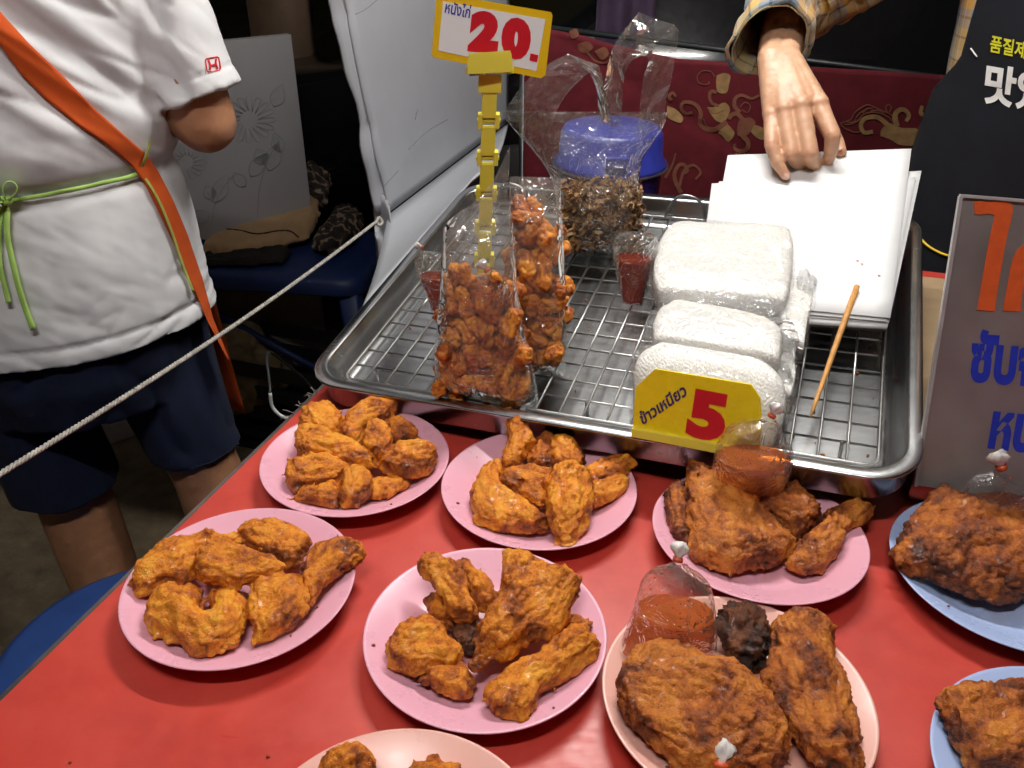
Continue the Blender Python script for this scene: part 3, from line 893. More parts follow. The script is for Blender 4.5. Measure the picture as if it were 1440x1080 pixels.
# ------------------------------------------------------------------ steel tray (tilted towards the customer)
EX = unit([0.93575, -0.3497, 0.04554]); TN = np.array([-0.10185887, -0.14438376, 0.98426526]); EY = np.cross(TN, EX)
C0 = np.array([-0.23425, 0.79781, 0.7925])
TW, TD = 0.627, 0.498
def tl(a, b, h=0.0):
    return C0 + EX * a + EY * b + TN * h
def tp(u, v, h=0.0):
    return onplane(u, v, C0 + TN * h, TN)
TAX = np.array([EX, EY, TN])

def rrect(ins, r, h, n=10):
    pts = []
    for cx, cy, a0 in ((TW - ins - r, TD - ins - r, 0), (ins + r, TD - ins - r, 90), (ins + r, ins + r, 180), (TW - ins - r, ins + r, 270)):
        for a in np.linspace(a0, a0 + 90, n):
            pts.append(tl(cx + r * math.cos(math.radians(a)), cy + r * math.sin(math.radians(a)), h))
    return np.array(pts)
RS = [(.018, .036, -.0365), (.0100, .041, -.0358), (.0078, .042, -.0325), (.0122, .041, -.006), (.0120, .041, -.0042), (.002, .046, -.004), (.0003, .047, -.0025), (.0003, .047, -.0008), (.002, .046, 0.0),
      (.0115, .041, 0.0), (.0130, .040, -.0008), (.0142, .039, -.003), (.021, .035, -.026), (.024, .033, -.0315), (.030, .030, -.0345), (.036, .028, -.0352)]
v, f = rings([rrect(*r) for r in RS])
tray = obj('steel_tray', mesh('steel_tray', v, f), M_STEEL)
tag(tray, 'large shallow stainless steel tray tilted behind the plates', 'tray')
for p in (tray.data.polygons[-1], tray.data.polygons[-2]): p.use_smooth = False

# hidden prop that tilts the tray
MB().box(tab(0.40, 0.33, 0.788), TAXES, (0.17, 0.02, 0.0375)).build('wooden_block', M_PLY)
tag(bpy.data.objects['wooden_block'], 'wooden block propping up the back of the steel tray', 'block')

# wire rack, every wire a part
rack = newthing('wire_rack', 'steel wire grid rack lying in the big tray', 'rack', tl(0.31, 0.25, -0.033))
WM = {}
def wire(a, b, r, h_name='wire'):
    a = np.asarray(a); b = np.asarray(b)
    L = np.linalg.norm(b - a)
    key = (round(L, 3), r)
    if key not in WM:
        v, f = tube([(-L / 2, 0, 0), (L / 2, 0, 0)], r, 6)
        WM[key] = mesh('wire', v, f); WM[key].materials.append(M_WIRE)
    o = bpy.data.objects.new(h_name, WM[key])
    COL.objects.link(o)
    x = unit(b - a); z = unit(TN - x * (TN @ x)); y = np.cross(z, x)
    mm = Matrix.Identity(4)
    c = (a + b) / 2 - ORG[rack.name]
    for i in range(3):
        mm[i][0] = x[i]; mm[i][1] = y[i]; mm[i][2] = z[i]; mm[i][3] = c[i]
    o.parent = rack
    o.matrix_local = mm
    return o
RA0, RA1, RB0, RB1, RH = 0.034, 0.592, 0.034, 0.464, -0.016
for i in range(23):
    a = RA0 + 0.002 + (RA1 - RA0 - 0.004) * i / 22
    if i in (0, 22): continue
    wire(tl(a, RB0, RH), tl(a, RB1, RH), 0.00145)
for j in range(1, 15):
    b = RB0 + (RB1 - RB0) * j / 15
    wire(tl(RA0, b, RH - 0.0024), tl(RA1, b, RH - 0.0026), 0.0013)
fr = [tl(RA0 + (0.012 if k == 0 else 0), RB0, RH) for k in (0,)]
loop = []
for cx, cy, a0 in ((RA1 - .014, RB1 - .014, 0), (RA0 + .014, RB1 - .014, 90), (RA0 + .014, RB0 + .014, 180), (RA1 - .014, RB0 + .014, 270)):
    for a in np.linspace(a0, a0 + 90, 6):
        loop.append(tl(cx + .014 * math.cos(math.radians(a)), cy + .014 * math.sin(math.radians(a)), RH - 0.001))
loop.append(loop[0])
MB().tube(loop, 0.0021, 8, False).build('frame_wire', M_WIRE, rack)
for a, b in ((.06, .06), (.56, .06), (.06, .43), (.56, .43), (.31, .06), (.31, .43)):
    MB().tube([tl(a, b, RH), tl(a, b, -0.0343)], 0.002, 8).build('foot', M_WIRE, rack)
# bent wire handle of the rack at the far side
hp = [tl(.305, .462, RH), tl(.315, .47, .006), tl(.33, .472, .014), tl(.35, .472, .006), tl(.36, .462, RH)]
MB().tube(spline(hp, 18), 0.002, 8).build('handle', M_WIRE, rack)
hp = [tl(.055, .462, RH), tl(.06, .47, .004), tl(.075, .472, .012), tl(.095, .472, .004), tl(.10, .462, RH)]
MB().tube(spline(hp, 18), 0.002, 8).build('handle', M_WIRE, rack)

k = MB()
for j in range(120):
    a = random.choice([random.uniform(.42, .60), random.uniform(.05, .6)]); b = random.uniform(.04, .45)
    s = random.uniform(0.0006, 0.0022)
    k.ball(tl(a, b, -0.0345 + s * .4), (s * random.uniform(.7, 1.7), s * random.uniform(.7, 1.5), s * .6))
o = k.build('crumbs', M_GOLD); tag(o, 'fried crumbs lying on the bottom of the steel tray', 'crumbs', None, 'stuff')
fattr(o.data, 'crust', np.full(len(o.data.vertices), 0.55))

# ------------------------------------------------------------------ ledge at the right and the steel sign on it
LP = onz(1279, 706, 0.75)
ledge = newthing('display_ledge', 'low wooden ledge with steel front edge under the upright sign', 'ledge', LP + TX * .3 + TY * .2)
SX = unit([0.968, -0.25, 0])
SY = np.array([-SX[1], SX[0], 0])
SAX = np.array([SX, SY, UP])
lc = LP + SX * 0.30 + SY * 0.26
MB().box([lc[0], lc[1], 0.7665], SAX, (0.30, 0.255, 0.0155)).build('wooden_board', M_PLY, ledge, False)
MB().box([lc[0] - SY[0] * .2565, lc[1] - SY[1] * .2565, 0.767], SAX, (0.302, 0.0012, 0.0165)).box([lc[0] - SY[0] * .249, lc[1] - SY[1] * .249, 0.7829], SAX, (0.302, 0.0088, 0.0007)).build('steel_edge', M_STEEL, ledge, False)

SB = onz(1285, 681, 0.7845)
lean = unit(np.array([.002, .066, .254]))
SNRM = unit(np.cross(SX, lean))            # faces the customer
if SNRM[1] > 0: SNRM = -SNRM
H = 0.262; WID = 0.42
sign = newthing('steel_sign', 'upright brushed steel sign with orange and blue hand painted Thai lettering', 'sign', SB + SX * WID / 2)
bx = np.array([SX, lean, SNRM])
MB().box(SB + SX * WID / 2 + lean * H / 2, bx, (WID / 2, H / 2, 0.0012)).build('panel', M_BOARD, sign, False)
kk = MB()
kk.box(SB + lean * H / 2 + SX * 0.0006 + SNRM * .0022, bx, (0.0014, H / 2, 0.0034))
kk.box(SB + lean * (H + .0004) + SX * WID / 2 + SNRM * .0014, bx, (WID / 2, 0.0012, 0.0026))
kk.build('folded_rim', plain('pale_worn_metal', (.55, .54, .53), .45, .4), sign, False)
MB().box(SB + SX * WID * .6 - SNRM * 0.05 + lean * .12 , np.array([SX, unit(lean - SNRM * -.35), SNRM]), (0.012, 0.125, 0.0015)).build('back_strut', M_STEEL, sign, False)

def sgn(u, v, h=0.0016):
    return onplane(u, v, SB + SNRM * h, SNRM)
def sgnpoly(name, polys, mat, parent, fn, nrm, t=0.0006):
    k = MB()
    for pts in polys:
        P = [fn(u, v) for u, v in pts]
        a = np.cross(np.array(P[1]) - P[0], np.array(P[2]) - P[0])
        v_, f_ = sheet(P, t, nrm)
        k.add(v_, f_)
    me = mesh(name, k.verts(), k.f, False)
    bm = bmesh.new(); bm.from_mesh(me); bmesh.ops.recalc_face_normals(bm, faces=bm.faces); bm.to_mesh(me); bm.free()
    return obj(name, me, mat, parent)
z8 = lambda pts: Z(1280, 270, 0.4167, pts)
sgnpoly('painted_letter', [z8([(215,50),(216,32),(235,30),(262,34),(290,30),(325,32),(343,42),(347,60),(340,95),(328,140),(318,190),(308,250),(296,320),(284,402),(225,398),(236,330),(250,250),(262,180),(275,120),(285,78),(262,72),(240,76),(217,74)])], M_ORPAINT, sign, sgn, SNRM)
sgnpoly('painted_letter', [z8([(312,400),(326,320),(338,255),(345,225),(360,195),(384,175),(430,172),(455,200),(470,260),(455,400),(410,400),(422,300),(425,250),(410,225),(395,240),(384,280),(378,340),(372,403)])], M_ORPAINT, sign, sgn, SNRM)
FONTCACHE = {}
def text_mesh(s, size, bold=0.0):
    c = bpy.data.curves.new('t', 'FONT'); c.body = s; c.size = size; c.offset = bold; c.resolution_u = 4
    o = bpy.data.objects.new('t', c); COL.objects.link(o)
    dg = bpy.context.evaluated_depsgraph_get()
    me = bpy.data.meshes.new_from_object(o.evaluated_get(dg))
    bpy.data.objects.remove(o)
    P = co_of(me).copy()
    f = [tuple(p.vertices) for p in me.polygons]
    bpy.data.meshes.remove(me)
    return P[:, :2], f
def fit_text(name, s, O, A, B, nrm, mat, parent, bold=0.0, size=1.0, h=0.0006, conform=None):
    """lettering placed so that its box fills the parallelogram O, O+A, O+B (baseline corner, width, height)"""
    P, f = text_mesh(s, size, bold)
    lo, hi = P.min(0), P.max(0)
    q = (P - lo) / (hi - lo)
    W3 = np.asarray(O) + q[:, :1] * np.asarray(A) + q[:, 1:] * np.asarray(B)
    if conform is not None:
        W3 = conform(W3)
    else:
        W3 = W3 + np.asarray(nrm) * h
    me = mesh(name, W3, f, False)
    return obj(name, me, mat, parent)
def px_text(name, s, o, a, b, fn, nrm, mat, parent, bold=0.0, **kw):
    O = fn(*o); return fit_text(name, s, O, fn(*a) - O, fn(*b) - O, nrm, mat, parent, bold, **kw)
# blue lettering: px corners are baseline-left, baseline-right, top-left
px_text('painted_lettering', 'ซับจ', (1361, 537), (1458, 545), (1369, 462), lambda u, v: sgn(u, v, 0.0012), SNRM, M_BLPAINT, sign, 0.045)
px_text('painted_lettering', 'หน', (1388, 631), (1452, 638), (1397, 578), lambda u, v: sgn(u, v, 0.0012), SNRM, M_BLPAINT, sign, 0.045)

# ------------------------------------------------------------------ yellow number 5 sign
sb = tp(890, 607, 0.0022)
s5n = unit(-EY * 0.93 + TN * 0.36)
def s5(u, v, h=0.0): return onplane(u, v, sb + s5n * h, s5n)
five = newthing('price_sign', 'yellow acrylic price sign with red 5 propped against rice bags', 'price sign', tp(965, 622, 0.0022))
poly = [(890,609),(893.5,545),(921,519),(1056,541),(1069,560),(1072,600),(1066,641)]
v, f = sheet([s5(*p) for p in poly], 0.003, -s5n)
me = mesh('face', v, f, False)
obj('face', me, M_YEL, five)
v, f = sheet([s5(*p) for p in [(889.5,611),(890,600),(1067,633),(1066,645)]], 0.006, s5n)
obj('foot_strip', mesh('foot_strip', v, f, False), M_YELCLIP, five)
px_text('digit', '5', (963, 613), (1016, 624), (973, 545), s5, s5n, M_REDP, five, 0.06)
px_text('lettering', 'ข้าวเหนียว', (904, 598), (967, 555), (897, 580), s5, s5n, M_NAVYP, five, 0.03)

# ------------------------------------------------------------------ number 20 sign on its yellow clip stand
base = tl(0.128, 0.225, -0.0145)
top3 = aty(690, 84, base[1] - 0.012)
stand = newthing('clip_stand', 'yellow jointed plastic clip stand holding up the 20 price card', 'stand', base)
fwd = unit(np.array([-top3[0] * .9, -top3[1], 0]) + np.array([0.02, 0, 0]))
side = np.cross(fwd, UP); side = unit(side)
if side[0] < 0: side = -side
pole = unit(top3 - base)
Lp = np.linalg.norm(top3 - base)
PA = np.array([side, unit(np.cross(pole, side)), pole])
def pole_at(t): return base + pole * Lp * t
MB().box(base + UP * .002, np.array([side, unit(np.cross(UP, side)), UP]), (0.022, 0.022, 0.002)).build('foot', M_YELCLIP, stand, False)
def beveled(mb, name, mat, par, w=0.0008, seg=2):
    me = mesh(name, mb.verts(), mb.f, False)
    bm = bmesh.new(); bm.from_mesh(me)
    bmesh.ops.recalc_face_normals(bm, faces=bm.faces)
    bmesh.ops.bevel(bm, geom=list(bm.edges), offset=w, segments=seg, profile=0.5, affect='EDGES', clamp_overlap=True)
    bm.to_mesh(me); bm.free()
    return obj(name, me, mat, par)
ts = [0.02, 0.17, 0.32, 0.47, 0.62, 0.77]
for i, t in enumerate(ts):
    c = pole_at(t + 0.07)
    b_ = MB().box(c, PA, (0.0080, 0.0045, Lp * 0.058))
    beveled(b_, 'link', M_YELCLIP, stand)
    jn = MB()
    jn.box(pole_at(t) - side * .0094, PA, (0.0026, 0.0060, 0.0080)); jn.box(pole_at(t) + side * .0094, PA, (0.0026, 0.0060, 0.0080))
    beveled(jn, 'joint', M_YELCLIP, stand)
    MB().tube([pole_at(t) - side * .0132, pole_at(t) + side * .0132], 0.0028, 10).build('pin', M_YELCLIP, stand)
beveled(MB().box(pole_at(0.935), PA, (0.0125, 0.006, Lp * 0.055)), 'neck', M_YELCLIP, stand)
ccen = pole_at(1.0)
cn = unit(-ccen + CAM * np.array([1, 1, 0]) + np.array([0.12, 0, 0]) * 1.0); cn = unit(np.array([cn[0], cn[1], 0.10]))
CF = ccen + cn * 0.006
def card(u, v, h=0.0): return onplane(u, v, CF + cn * h, cn)
kk = MB()
v, f = sheet([card(*p, 0.0045) for p in [(658,82),(660,75),(717,71),(719,77),(720,101),(657,104)]], 0.003, cn); kk.add(v, f)
v, f = sheet([card(*p, -0.006) for p in [(659,82),(717,77),(719,99),(658,102)]], 0.003, cn); kk.add(v, f)
for p in ((663, 98), (675, 99), (703, 97), (715, 97)):
    kk.tube([card(p[0], p[1] - 4, 0.0), card(p[0], p[1] + 6, 0.0)], 0.006, 8)
kk.build('clip_jaw', M_YELCLIP, stand, False)
kk = MB(); kk.tube([card(660, 103, -.001), card(718, 100, -.001)], 0.003, 8); kk.build('hinge_rod', M_WIRE, stand)
card_o = newthing('price_card', 'white price card with yellow border and red 20 held by the clip', 'price card', card(690, 92))
outer = [(614,-8),(622,-9),(775,17),(777,22),(767,106),(761,110),(610,81),(607,77)]
inner = [(623,2),(767,27),(754,100),(616,71)]
v, f = sheet([card(*p) for p in outer], 0.0015, -cn); obj('border', mesh('border', v, f, False), M_YBORD, card_o)
v, f = sheet([card(*p) for p in inner], 0.0007, cn); obj('face', mesh('face', v, f, False), M_WHITE, card_o)
cf = lambda u, v: card(u, v, 0.0007)
px_text('digit', '2', (657, 71.5), (699, 75.5), (663, 13.5), cf, cn, M_REDP, card_o, 0.085)
px_text('digit', '0', (703, 81), (744, 86), (707, 22), cf, cn, M_REDP, card_o, 0.085)
sgnpoly('full_stop', [[(746,75),(757,77.5),(755,87.5),(744.5,85)]], M_REDP, card_o, cf, cn, .0006)
px_text('lettering', 'หนังไก่', (625, 18), (660, 26), (628, -1), cf, cn, M_BLUEP, card_o, 0.018)

# ------------------------------------------------------------------ white paper sheets
pc = tl(0.497, 0.385, 0)
def paper(i, corners, thick, label, sag=0.0, name='paper_sheet', group='white wrapping paper sheets', lift=0.0):
    a, b, c, d = [np.asarray(x, float) for x in corners]        # front-left, front-right, back-right, back-left
    n = 12
    top = []
    for s in np.linspace(0, 1, n):
        for t in np.linspace(0, 1, n):
            p = (a * (1 - t) + b * t) * (1 - s) + (d * (1 - t) + c * t) * s
            p = p + TN * (sag * 4 * s * (1 - s) * -1 + lift * s ** 3)
            top.append(p)
    top = np.array(top); bot = top - TN * thick
    v = np.concatenate([top, bot]); N2 = n * n
    f = []
    for i_ in range(n - 1):
        for j in range(n - 1):
            q_ = i_ * n + j
            f.append((q_, q_ + 1, q_ + n + 1, q_ + n)); f.append((N2 + q_ + n, N2 + q_ + n + 1, N2 + q_ + 1, N2 + q_))
    edge = [j for j in range(n)] + [i_ * n + n - 1 for i_ in range(1, n)] + [(n - 1) * n + j for j in range(n - 2, -1, -1)] + [i_ * n for i_ in range(n - 2, 0, -1)]
    for x, y in zip(edge, edge[1:] + edge[:1]): f.append((y, x, N2 + x, N2 + y))
    o = obj(name, mesh(name, v, f), M_WHITE)
    tag(o, label, 'paper', group)
    return o
PP = tl(0.5, 0.215, 0.018); PN = unit(TN - EY * 0.090)
def pcs(px, dh=0):
    return [onplane(u, v_, PP + PN * dh, PN) for u, v_ in px]
paper(0, pcs([(975,440),(1248,459),(1291,246),(1004,262)], -.0055), 0.007, 'thick stack of white wrapping paper lying over the tray', name='paper_stack', group=None)
paper(1, pcs([(977,436),(1250,454),(1296,240),(1001,258)], -.004), 0.0004, 'white paper sheet sticking out at the right under the top sheets', .001)
paper(2, pcs([(984,428),(1246,452),(1288,249),(1011,255)], -.0015), 0.0004, 'second white paper sheet, its left corner showing behind the top sheet', .001)
paper(3, pcs([(986,422),(1252,447),(1281,213),(1023,222)], 0.001), 0.0004, 'topmost white paper sheet under the fingers', .0015, lift=.004)

# bamboo skewer across paper and rack
sk = newthing('bamboo_skewer', 'orange stained bamboo skewer lying from the paper onto the rack', 'skewer', tp(1172, 495, .002))
a, b = onplane(1205, 403, PP + PN * .0052, PN), tp(1139, 588, -0.0125)
P = np.array([a, a * .8 + b * .2, a * .5 + b * .5 + TN * .001, a * .1 + b * .9, b])
MB().tube(P, [0.0031, 0.0034, 0.003, 0.0022, 0.0006], 10).build('stick', M_WOODST, sk)

# a few specks of sauce on the top sheet
k = MB()
for u, v in ((1206, 366), (1212, 371), (1236, 387)):
    k.ball(onplane(u, v, PP + PN * .0012, PN), (.002, .0009, .0004))
o = k.build('chilli_specks', M_BAND); tag(o, 'red chilli specks on the white paper', 'specks', None, 'stuff')

# ------------------------------------------------------------------ bags
def film_rows(rows, pl, nrm, seed, crinkle=0.003, n=36, close_bottom=True, sub=4, power=2.0, freq=45):
    """rows: (uL,vL,uR,vR,half thickness) from bottom to top in the bag's plane; gives rings"""
    A = []
    for uL, vL, uR, vR, ht in rows:
        L_ = onplane(uL, vL, pl, nrm); R_ = onplane(uR, vR, pl, nrm)
        A.append(np.r_[L_, R_, ht])
    A = spline(A, (len(A) - 1) * sub + 1)
    R = []
    a = np.linspace(0, 2 * math.pi, n, endpoint=False)
    for q_ in A:
        L_, R_, ht = q_[:3], q_[3:6], max(q_[6], 0.0006)
        c = (L_ + R_) / 2; hw = (R_ - L_) / 2
        ca, sa = np.cos(a), np.sin(a)
        e = 2.0 / power
        R.append(c + np.outer(np.sign(ca) * np.abs(ca) ** e, hw) + np.outer(np.sign(sa) * np.abs(sa) ** e * ht, nrm))
    V = np.array(R)
    k_, n_ = V.shape[:2]
    flat = V.reshape(-1, 3)
    d = pn(flat * freq, seed) * 0.6 - np.abs(pn(flat * freq * 1.9, seed + 3)) * 0.7 + 0.2
    return (flat + np.outer(d * crinkle, nrm)).reshape(V.shape), A

def film_obj(name, V, mat, parent, bottom=True, top=False, smooth=True):
    v, f = rings(list(V), False)
    n = V.shape[1]; k_ = V.shape[0]
    if bottom: f.append(tuple(range(n - 1, -1, -1)))
    if top: f.append(tuple((k_ - 1) * n + j for j in range(n)))
    return obj(name, mesh(name, v, f, smooth), mat, parent)

def knot(c, up, s, parent, flare=True):
    up = unit(up); sd = unit(np.cross(up, [0.3, 1, 0.1])); fw = np.cross(sd, up)
    MB().tube([c - up * s * .55, c - up * s * .1], s * .55, 10).build('rubber_band', M_BAND, parent)
    R = []
    a = np.linspace(0, 2 * math.pi, 20, endpoint=False)
    for t, r in ((-.2, .42), (0.15, .55), (.5, 1.0), (.9, 1.25), (1.2, 1.0), (1.3, .3)):
        w_ = 1 + 0.28 * np.sin(a * 5 + t * 3) * (t > 0)
        R.append(c + up * s * t * 1.15 + s * r * .62 * (np.outer(np.cos(a) * w_ * 1.2, sd) + np.outer(np.sin(a) * w_ * .75, fw)) + np.outer(np.sin(a * 3 + t) * .18 * s * (t > .3), up))
    v, f = rings(R)
    return obj('knot', mesh('knot', v, f), M_KNOT, parent)

def sauce_bag(label, rows, pl, nrm, fill, kn, ks, seed, mat=None, crinkle=0.0042, fmat=None):
    pl = np.asarray(pl); nrm = unit(nrm)
    V, A = film_rows(rows, pl, nrm, seed, crinkle, 30)
    c0 = V[0].mean(0)
    t = newthing('sauce_bag', label, 'sauce bag', c0, 'tied bags of chilli sauce')
    film_obj('bag', V, fmat or M_FILM3, t)
    V2, _ = film_rows([(r[0] * .965 + r[2] * .035, r[1] * .965 + r[3] * .035, r[2] * .965 + r[0] * .035, r[3] * .965 + r[1] * .035, r[4] * .9) for r in rows], pl, nrm, seed, crinkle * .6, 30)
    kf = max(2, int(round(fill * (len(V2) - 1))))
    V3 = V2[:kf + 1].copy()
    # level the top of the sauce
    zt = V3[-1][:, 2].mean()
    V3[-1][:, 2] = zt
    V3[0] = V3[0] * .97 + V3[0].mean(0) * .03 + (V3[1].mean(0) - V3[0].mean(0)) * .12
    film_obj('sauce', V3, mat or M_SAUCE, t, True, True)
    if kn is not None:
        c = onplane(kn[0], kn[1], pl, nrm)
        knot(c, V[-1].mean(0) - V[-3].mean(0), ks * .82, t)
    # little seeds and flakes stuck on the film inside
    k_ = MB(); rg = random.Random(seed)
    for j in range(22):
        i = rg.randrange(2, len(V) - 1); jj = rg.randrange(0, 30)
        p = V[i][jj] * .97 + V[i].mean(0) * .03
        s = rg.uniform(.0004, .0009)
        k_.ball(p, (s * 1.5, s, s))
    o_ = k_.build('chilli_flakes', M_BAND, t); o_['kind'] = 'stuff'
    return t

pz = 0.757
Nf = unit([0, -0.80, 0.60])           # leaning back
def lean_n(deg): return unit([0, -math.cos(math.radians(deg)), math.sin(math.radians(deg))])
# on the front salmon plate
b1 = onz(945, 925, pz + .006)
sauce_bag('sauce bag leaning behind the breast on the front salmon plate', [(866,928,1004,926,.004),(872,905,1008,916,.015),(884,874,1008,892,.020),(895,840,1006,862,.020),(904,815,1001,828,.016),(917,800,988,810,.011),(936,795,970,798,.007),(946,791,962,791,.004)],
          b1, lean_n(24), .38, (954, 783), .0085, 3)
b2 = aty(1052, 690, 0.611)
sauce_bag('sauce bag standing behind the breast and before the number 5 sign', [(1006,686,1098,692,.008),(1002,664,1107,674,.017),(1005,640,1113,655,.022),(1012,622,1115,635,.021),(1024,604,1108,618,.018),(1043,596,1100,603,.013),(1066,592,1096,598,.008),(1076,590,1092,593,.005)],
          b2, lean_n(4), .32, (1087, 582), .0080, 4)
b3 = aty(1410, 735, 0.588)
sauce_bag('sauce bag behind the reddish breast in front of the steel sign', [(1358,722,1464,728,.008),(1354,714,1468,720,.016),(1354,702,1467,710,.020),(1358,690,1460,698,.020),(1370,676,1448,684,.016),(1386,670,1428,674,.010),(1397,666,1414,668,.005)],
          b3, lean_n(4), .3, (1407, 653), .0105, 5)
b4 = tp(889, 428, -.012)
sauce_bag('sauce bag with its wide end up beside the rice bags', [(877,428,903,430,.004),(870,405,908,408,.010),(866,385,913,387,.013),(862,360,920,363,.017),(862,342,926,345,.019),(868,330,922,332,.016),(880,325,910,326,.008)],
          b4, lean_n(20), .5, None, 0, 6, M_SAUCE_RED)
b5 = tp(612, 436, -.012)
sauce_bag('sauce bag at the left side behind the front skin bag', [(607,440,618,441,.003),(600,418,622,420,.008),(592,398,630,402,.013),(585,382,640,385,.016),(583,368,642,370,.017),(588,356,634,358,.013),(592,352,610,354,.006)],
          b5, lean_n(20), .45, (592, 347), .0055, 7, M_SAUCE_RED)
b7 = onz(1012, 1135, pz + .012)
sauce_bag('tied sauce bag cut off by the bottom edge, only its white knot showing', [(960,1165,1070,1165,.008),(955,1140,1072,1140,.016),(962,1115,1064,1115,.018),(980,1095,1046,1095,.013),(1002,1082,1026,1082,.006)],
          b7, lean_n(60), .5, (1014, 1071), .0105, 8)

# bags of fried chicken skin
def skin_variant(seed):
    rg = random.Random(seed)
    mb = MB()
    n = rg.choice([6, 7, 8])
    L = rg.uniform(.036, .056)
    bend = rg.choice([-1, 1]) * rg.uniform(1.2, 3.6)
    pts = []; p = np.zeros(3); ang = -bend / 2; pitch = rg.uniform(-.3, .3)
    for i in range(n):
        pts.append(p.copy())
        p = p + L / n * np.array([math.cos(ang), math.sin(ang), math.sin(pitch)])
        ang += bend / n
    pts = np.array(pts); pts -= pts.mean(0)
    rad = [rg.uniform(.0078, .0122) for _ in range(n)]
    chain(mb, pts, rad)
    me = remesh(mb, .0019, 2)
    P = co_of(me); N = no_of(me)
    d = .0030 * fbm(P * 70, 3, seed) - .0024 * np.exp(-np.abs(pn(P * 130, seed + 4)) * 8) + .0009 * pn(P * 420, seed + 7)
    set_co(me, P + N * d[:, None])
    fattr(me, 'crust', np.clip(.42 + .5 * pn(P * 60, seed + 9) + .35 * np.exp(-np.abs(pn(P * 130, seed + 4)) * 8), 0, 1))
    me.materials.append(M_SKIN)
    return me
SKINV = [skin_variant(100 + i) for i in range(7)]
def skin_piece(p, s, label, group):
    o = bpy.data.objects.new('chicken_skin_piece', random.choice(SKINV))
    COL.objects.link(o)
    o.location = tuple(p)
    o.rotation_euler = tuple(random.uniform(0, 6.28) for _ in range(3))
    o.scale = (s,) * 3
    tag(o, label, 'chicken skin', group)
    return o

def skin_bag(label, rows, pl, nrm, seed, centers, gl, grp):
    pl = np.asarray(pl); nrm = unit(nrm)
    V, A = film_rows(rows, pl, nrm, seed, .0085, 48, power=2.3, freq=30)
    t = newthing('skin_bag', label, 'bag', V[0].mean(0), 'clear bags of fried chicken skin')
    film_obj('bag', V, M_FILM, t)
    for (u, v, r, dz) in centers:
        vv_ = np.array([[r_[0], (r_[1] + r_[3]) / 2, r_[2]] for r_ in rows])[::-1]
        lo_u = np.interp(v, vv_[:, 1], vv_[:, 0]) + 20; hi_u = np.interp(v, vv_[:, 1], vv_[:, 2]) - 20
        u = min(max(u, lo_u), hi_u); v = min(v, vv_[-1, 1] - 16)
        p = onplane(u, v, pl, nrm) + nrm * dz
        skin_piece(p, r, gl, grp)
    return t
B1 = tp(690, 565, -.012)
n1 = unit(lean_n(14) + np.array([0.05, 0, 0]))
cz = Z(580, 330, .25, [(250,280),(330,310),(480,310),(520,360),(300,400),(230,440),(430,420),(350,470),(390,390),(500,470),(230,600),(310,560),(420,540),(500,620),(590,640),(540,560),(600,720),(500,730),(410,650),(300,680),(240,690),(330,770),(430,760),(560,800),(400,850),(480,890),(600,880),(640,950),(540,940),(200,800),(210,850),(300,860)])
cen1 = []
for i, (u, v) in enumerate(cz):
    cen1.append((u, v, random.uniform(.9, 1.15), random.choice([-.010, .004, .009])))
    if i % 2: cen1.append((u + random.uniform(-12, 12), v + random.uniform(-12, 12), 1.0, random.uniform(-.022, -.004)))
skin_bag('front clear bag of fried chicken skin leaning at the tray front', [(618,540,752,580,.014),(611,512,757,560,.026),(613,470,752,525,.030),(617,420,741,478,.029),(620,370,730,420,.026),(622,340,724,360,.019),(625,318,722,322,.010),(640,302,718,296,.004),(660,290,714,268,.002),(676,276,716,238,.001),(690,262,717,206,.0008)],
         B1, n1, 31, cen1, 'curled orange fried chicken skin piece inside the front clear bag', 'chicken skin in the front bag')
B2 = tp(765, 518, -.012)
n2 = unit(lean_n(14) + np.array([-0.05, 0, 0]))
cz = Z(560, 180, .3891, [(440,340),(500,350),(500,400),(540,430),(560,480),(430,430),(430,490),(500,510),(440,560),(480,570),(540,560),(560,620),(500,680),(450,660),(560,680),(580,720),(480,760),(440,760),(560,780),(540,850),(500,860),(580,800),(460,830),(520,610)])
cen2 = []
for i, (u, v) in enumerate(cz):
    cen2.append((u, v, random.uniform(1.0, 1.25), random.choice([-.010, .004, .008])))
    if i % 2: cen2.append((u + random.uniform(-10, 10), v + random.uniform(-12, 12), 1.0, random.uniform(-.02, -.004)))
skin_bag('rear clear bag of fried chicken skin standing beside the yellow stand', [(722,500,793,528,.012),(716,480,796,512,.024),(716,430,797,455,.028),(716,380,795,395,.027),(716,330,793,335,.024),(716,295,790,296,.016),(716,265,789,268,.008),(717,248,790,250,.002)],
         B2, n2, 37, cen2, 'curled orange fried chicken skin piece inside the rear clear bag', 'chicken skin in the rear bag')
# little sauce bag inside the front skin bag
b6 = B1 + n1 * .012
sauce_bag('small sauce bag tucked inside the front clear skin bag', [(664,430,704,436,.006),(660,415,712,418,.012),(662,400,716,402,.013),(668,390,708,392,.010),(677,385,692,386,.004)], b6, n1, .4, (683, 378), .0075, 9)

M_FILMH = film('creased_film', 0.06, rough=0.05, refl=0.95, bs=0.25, bsc=25)
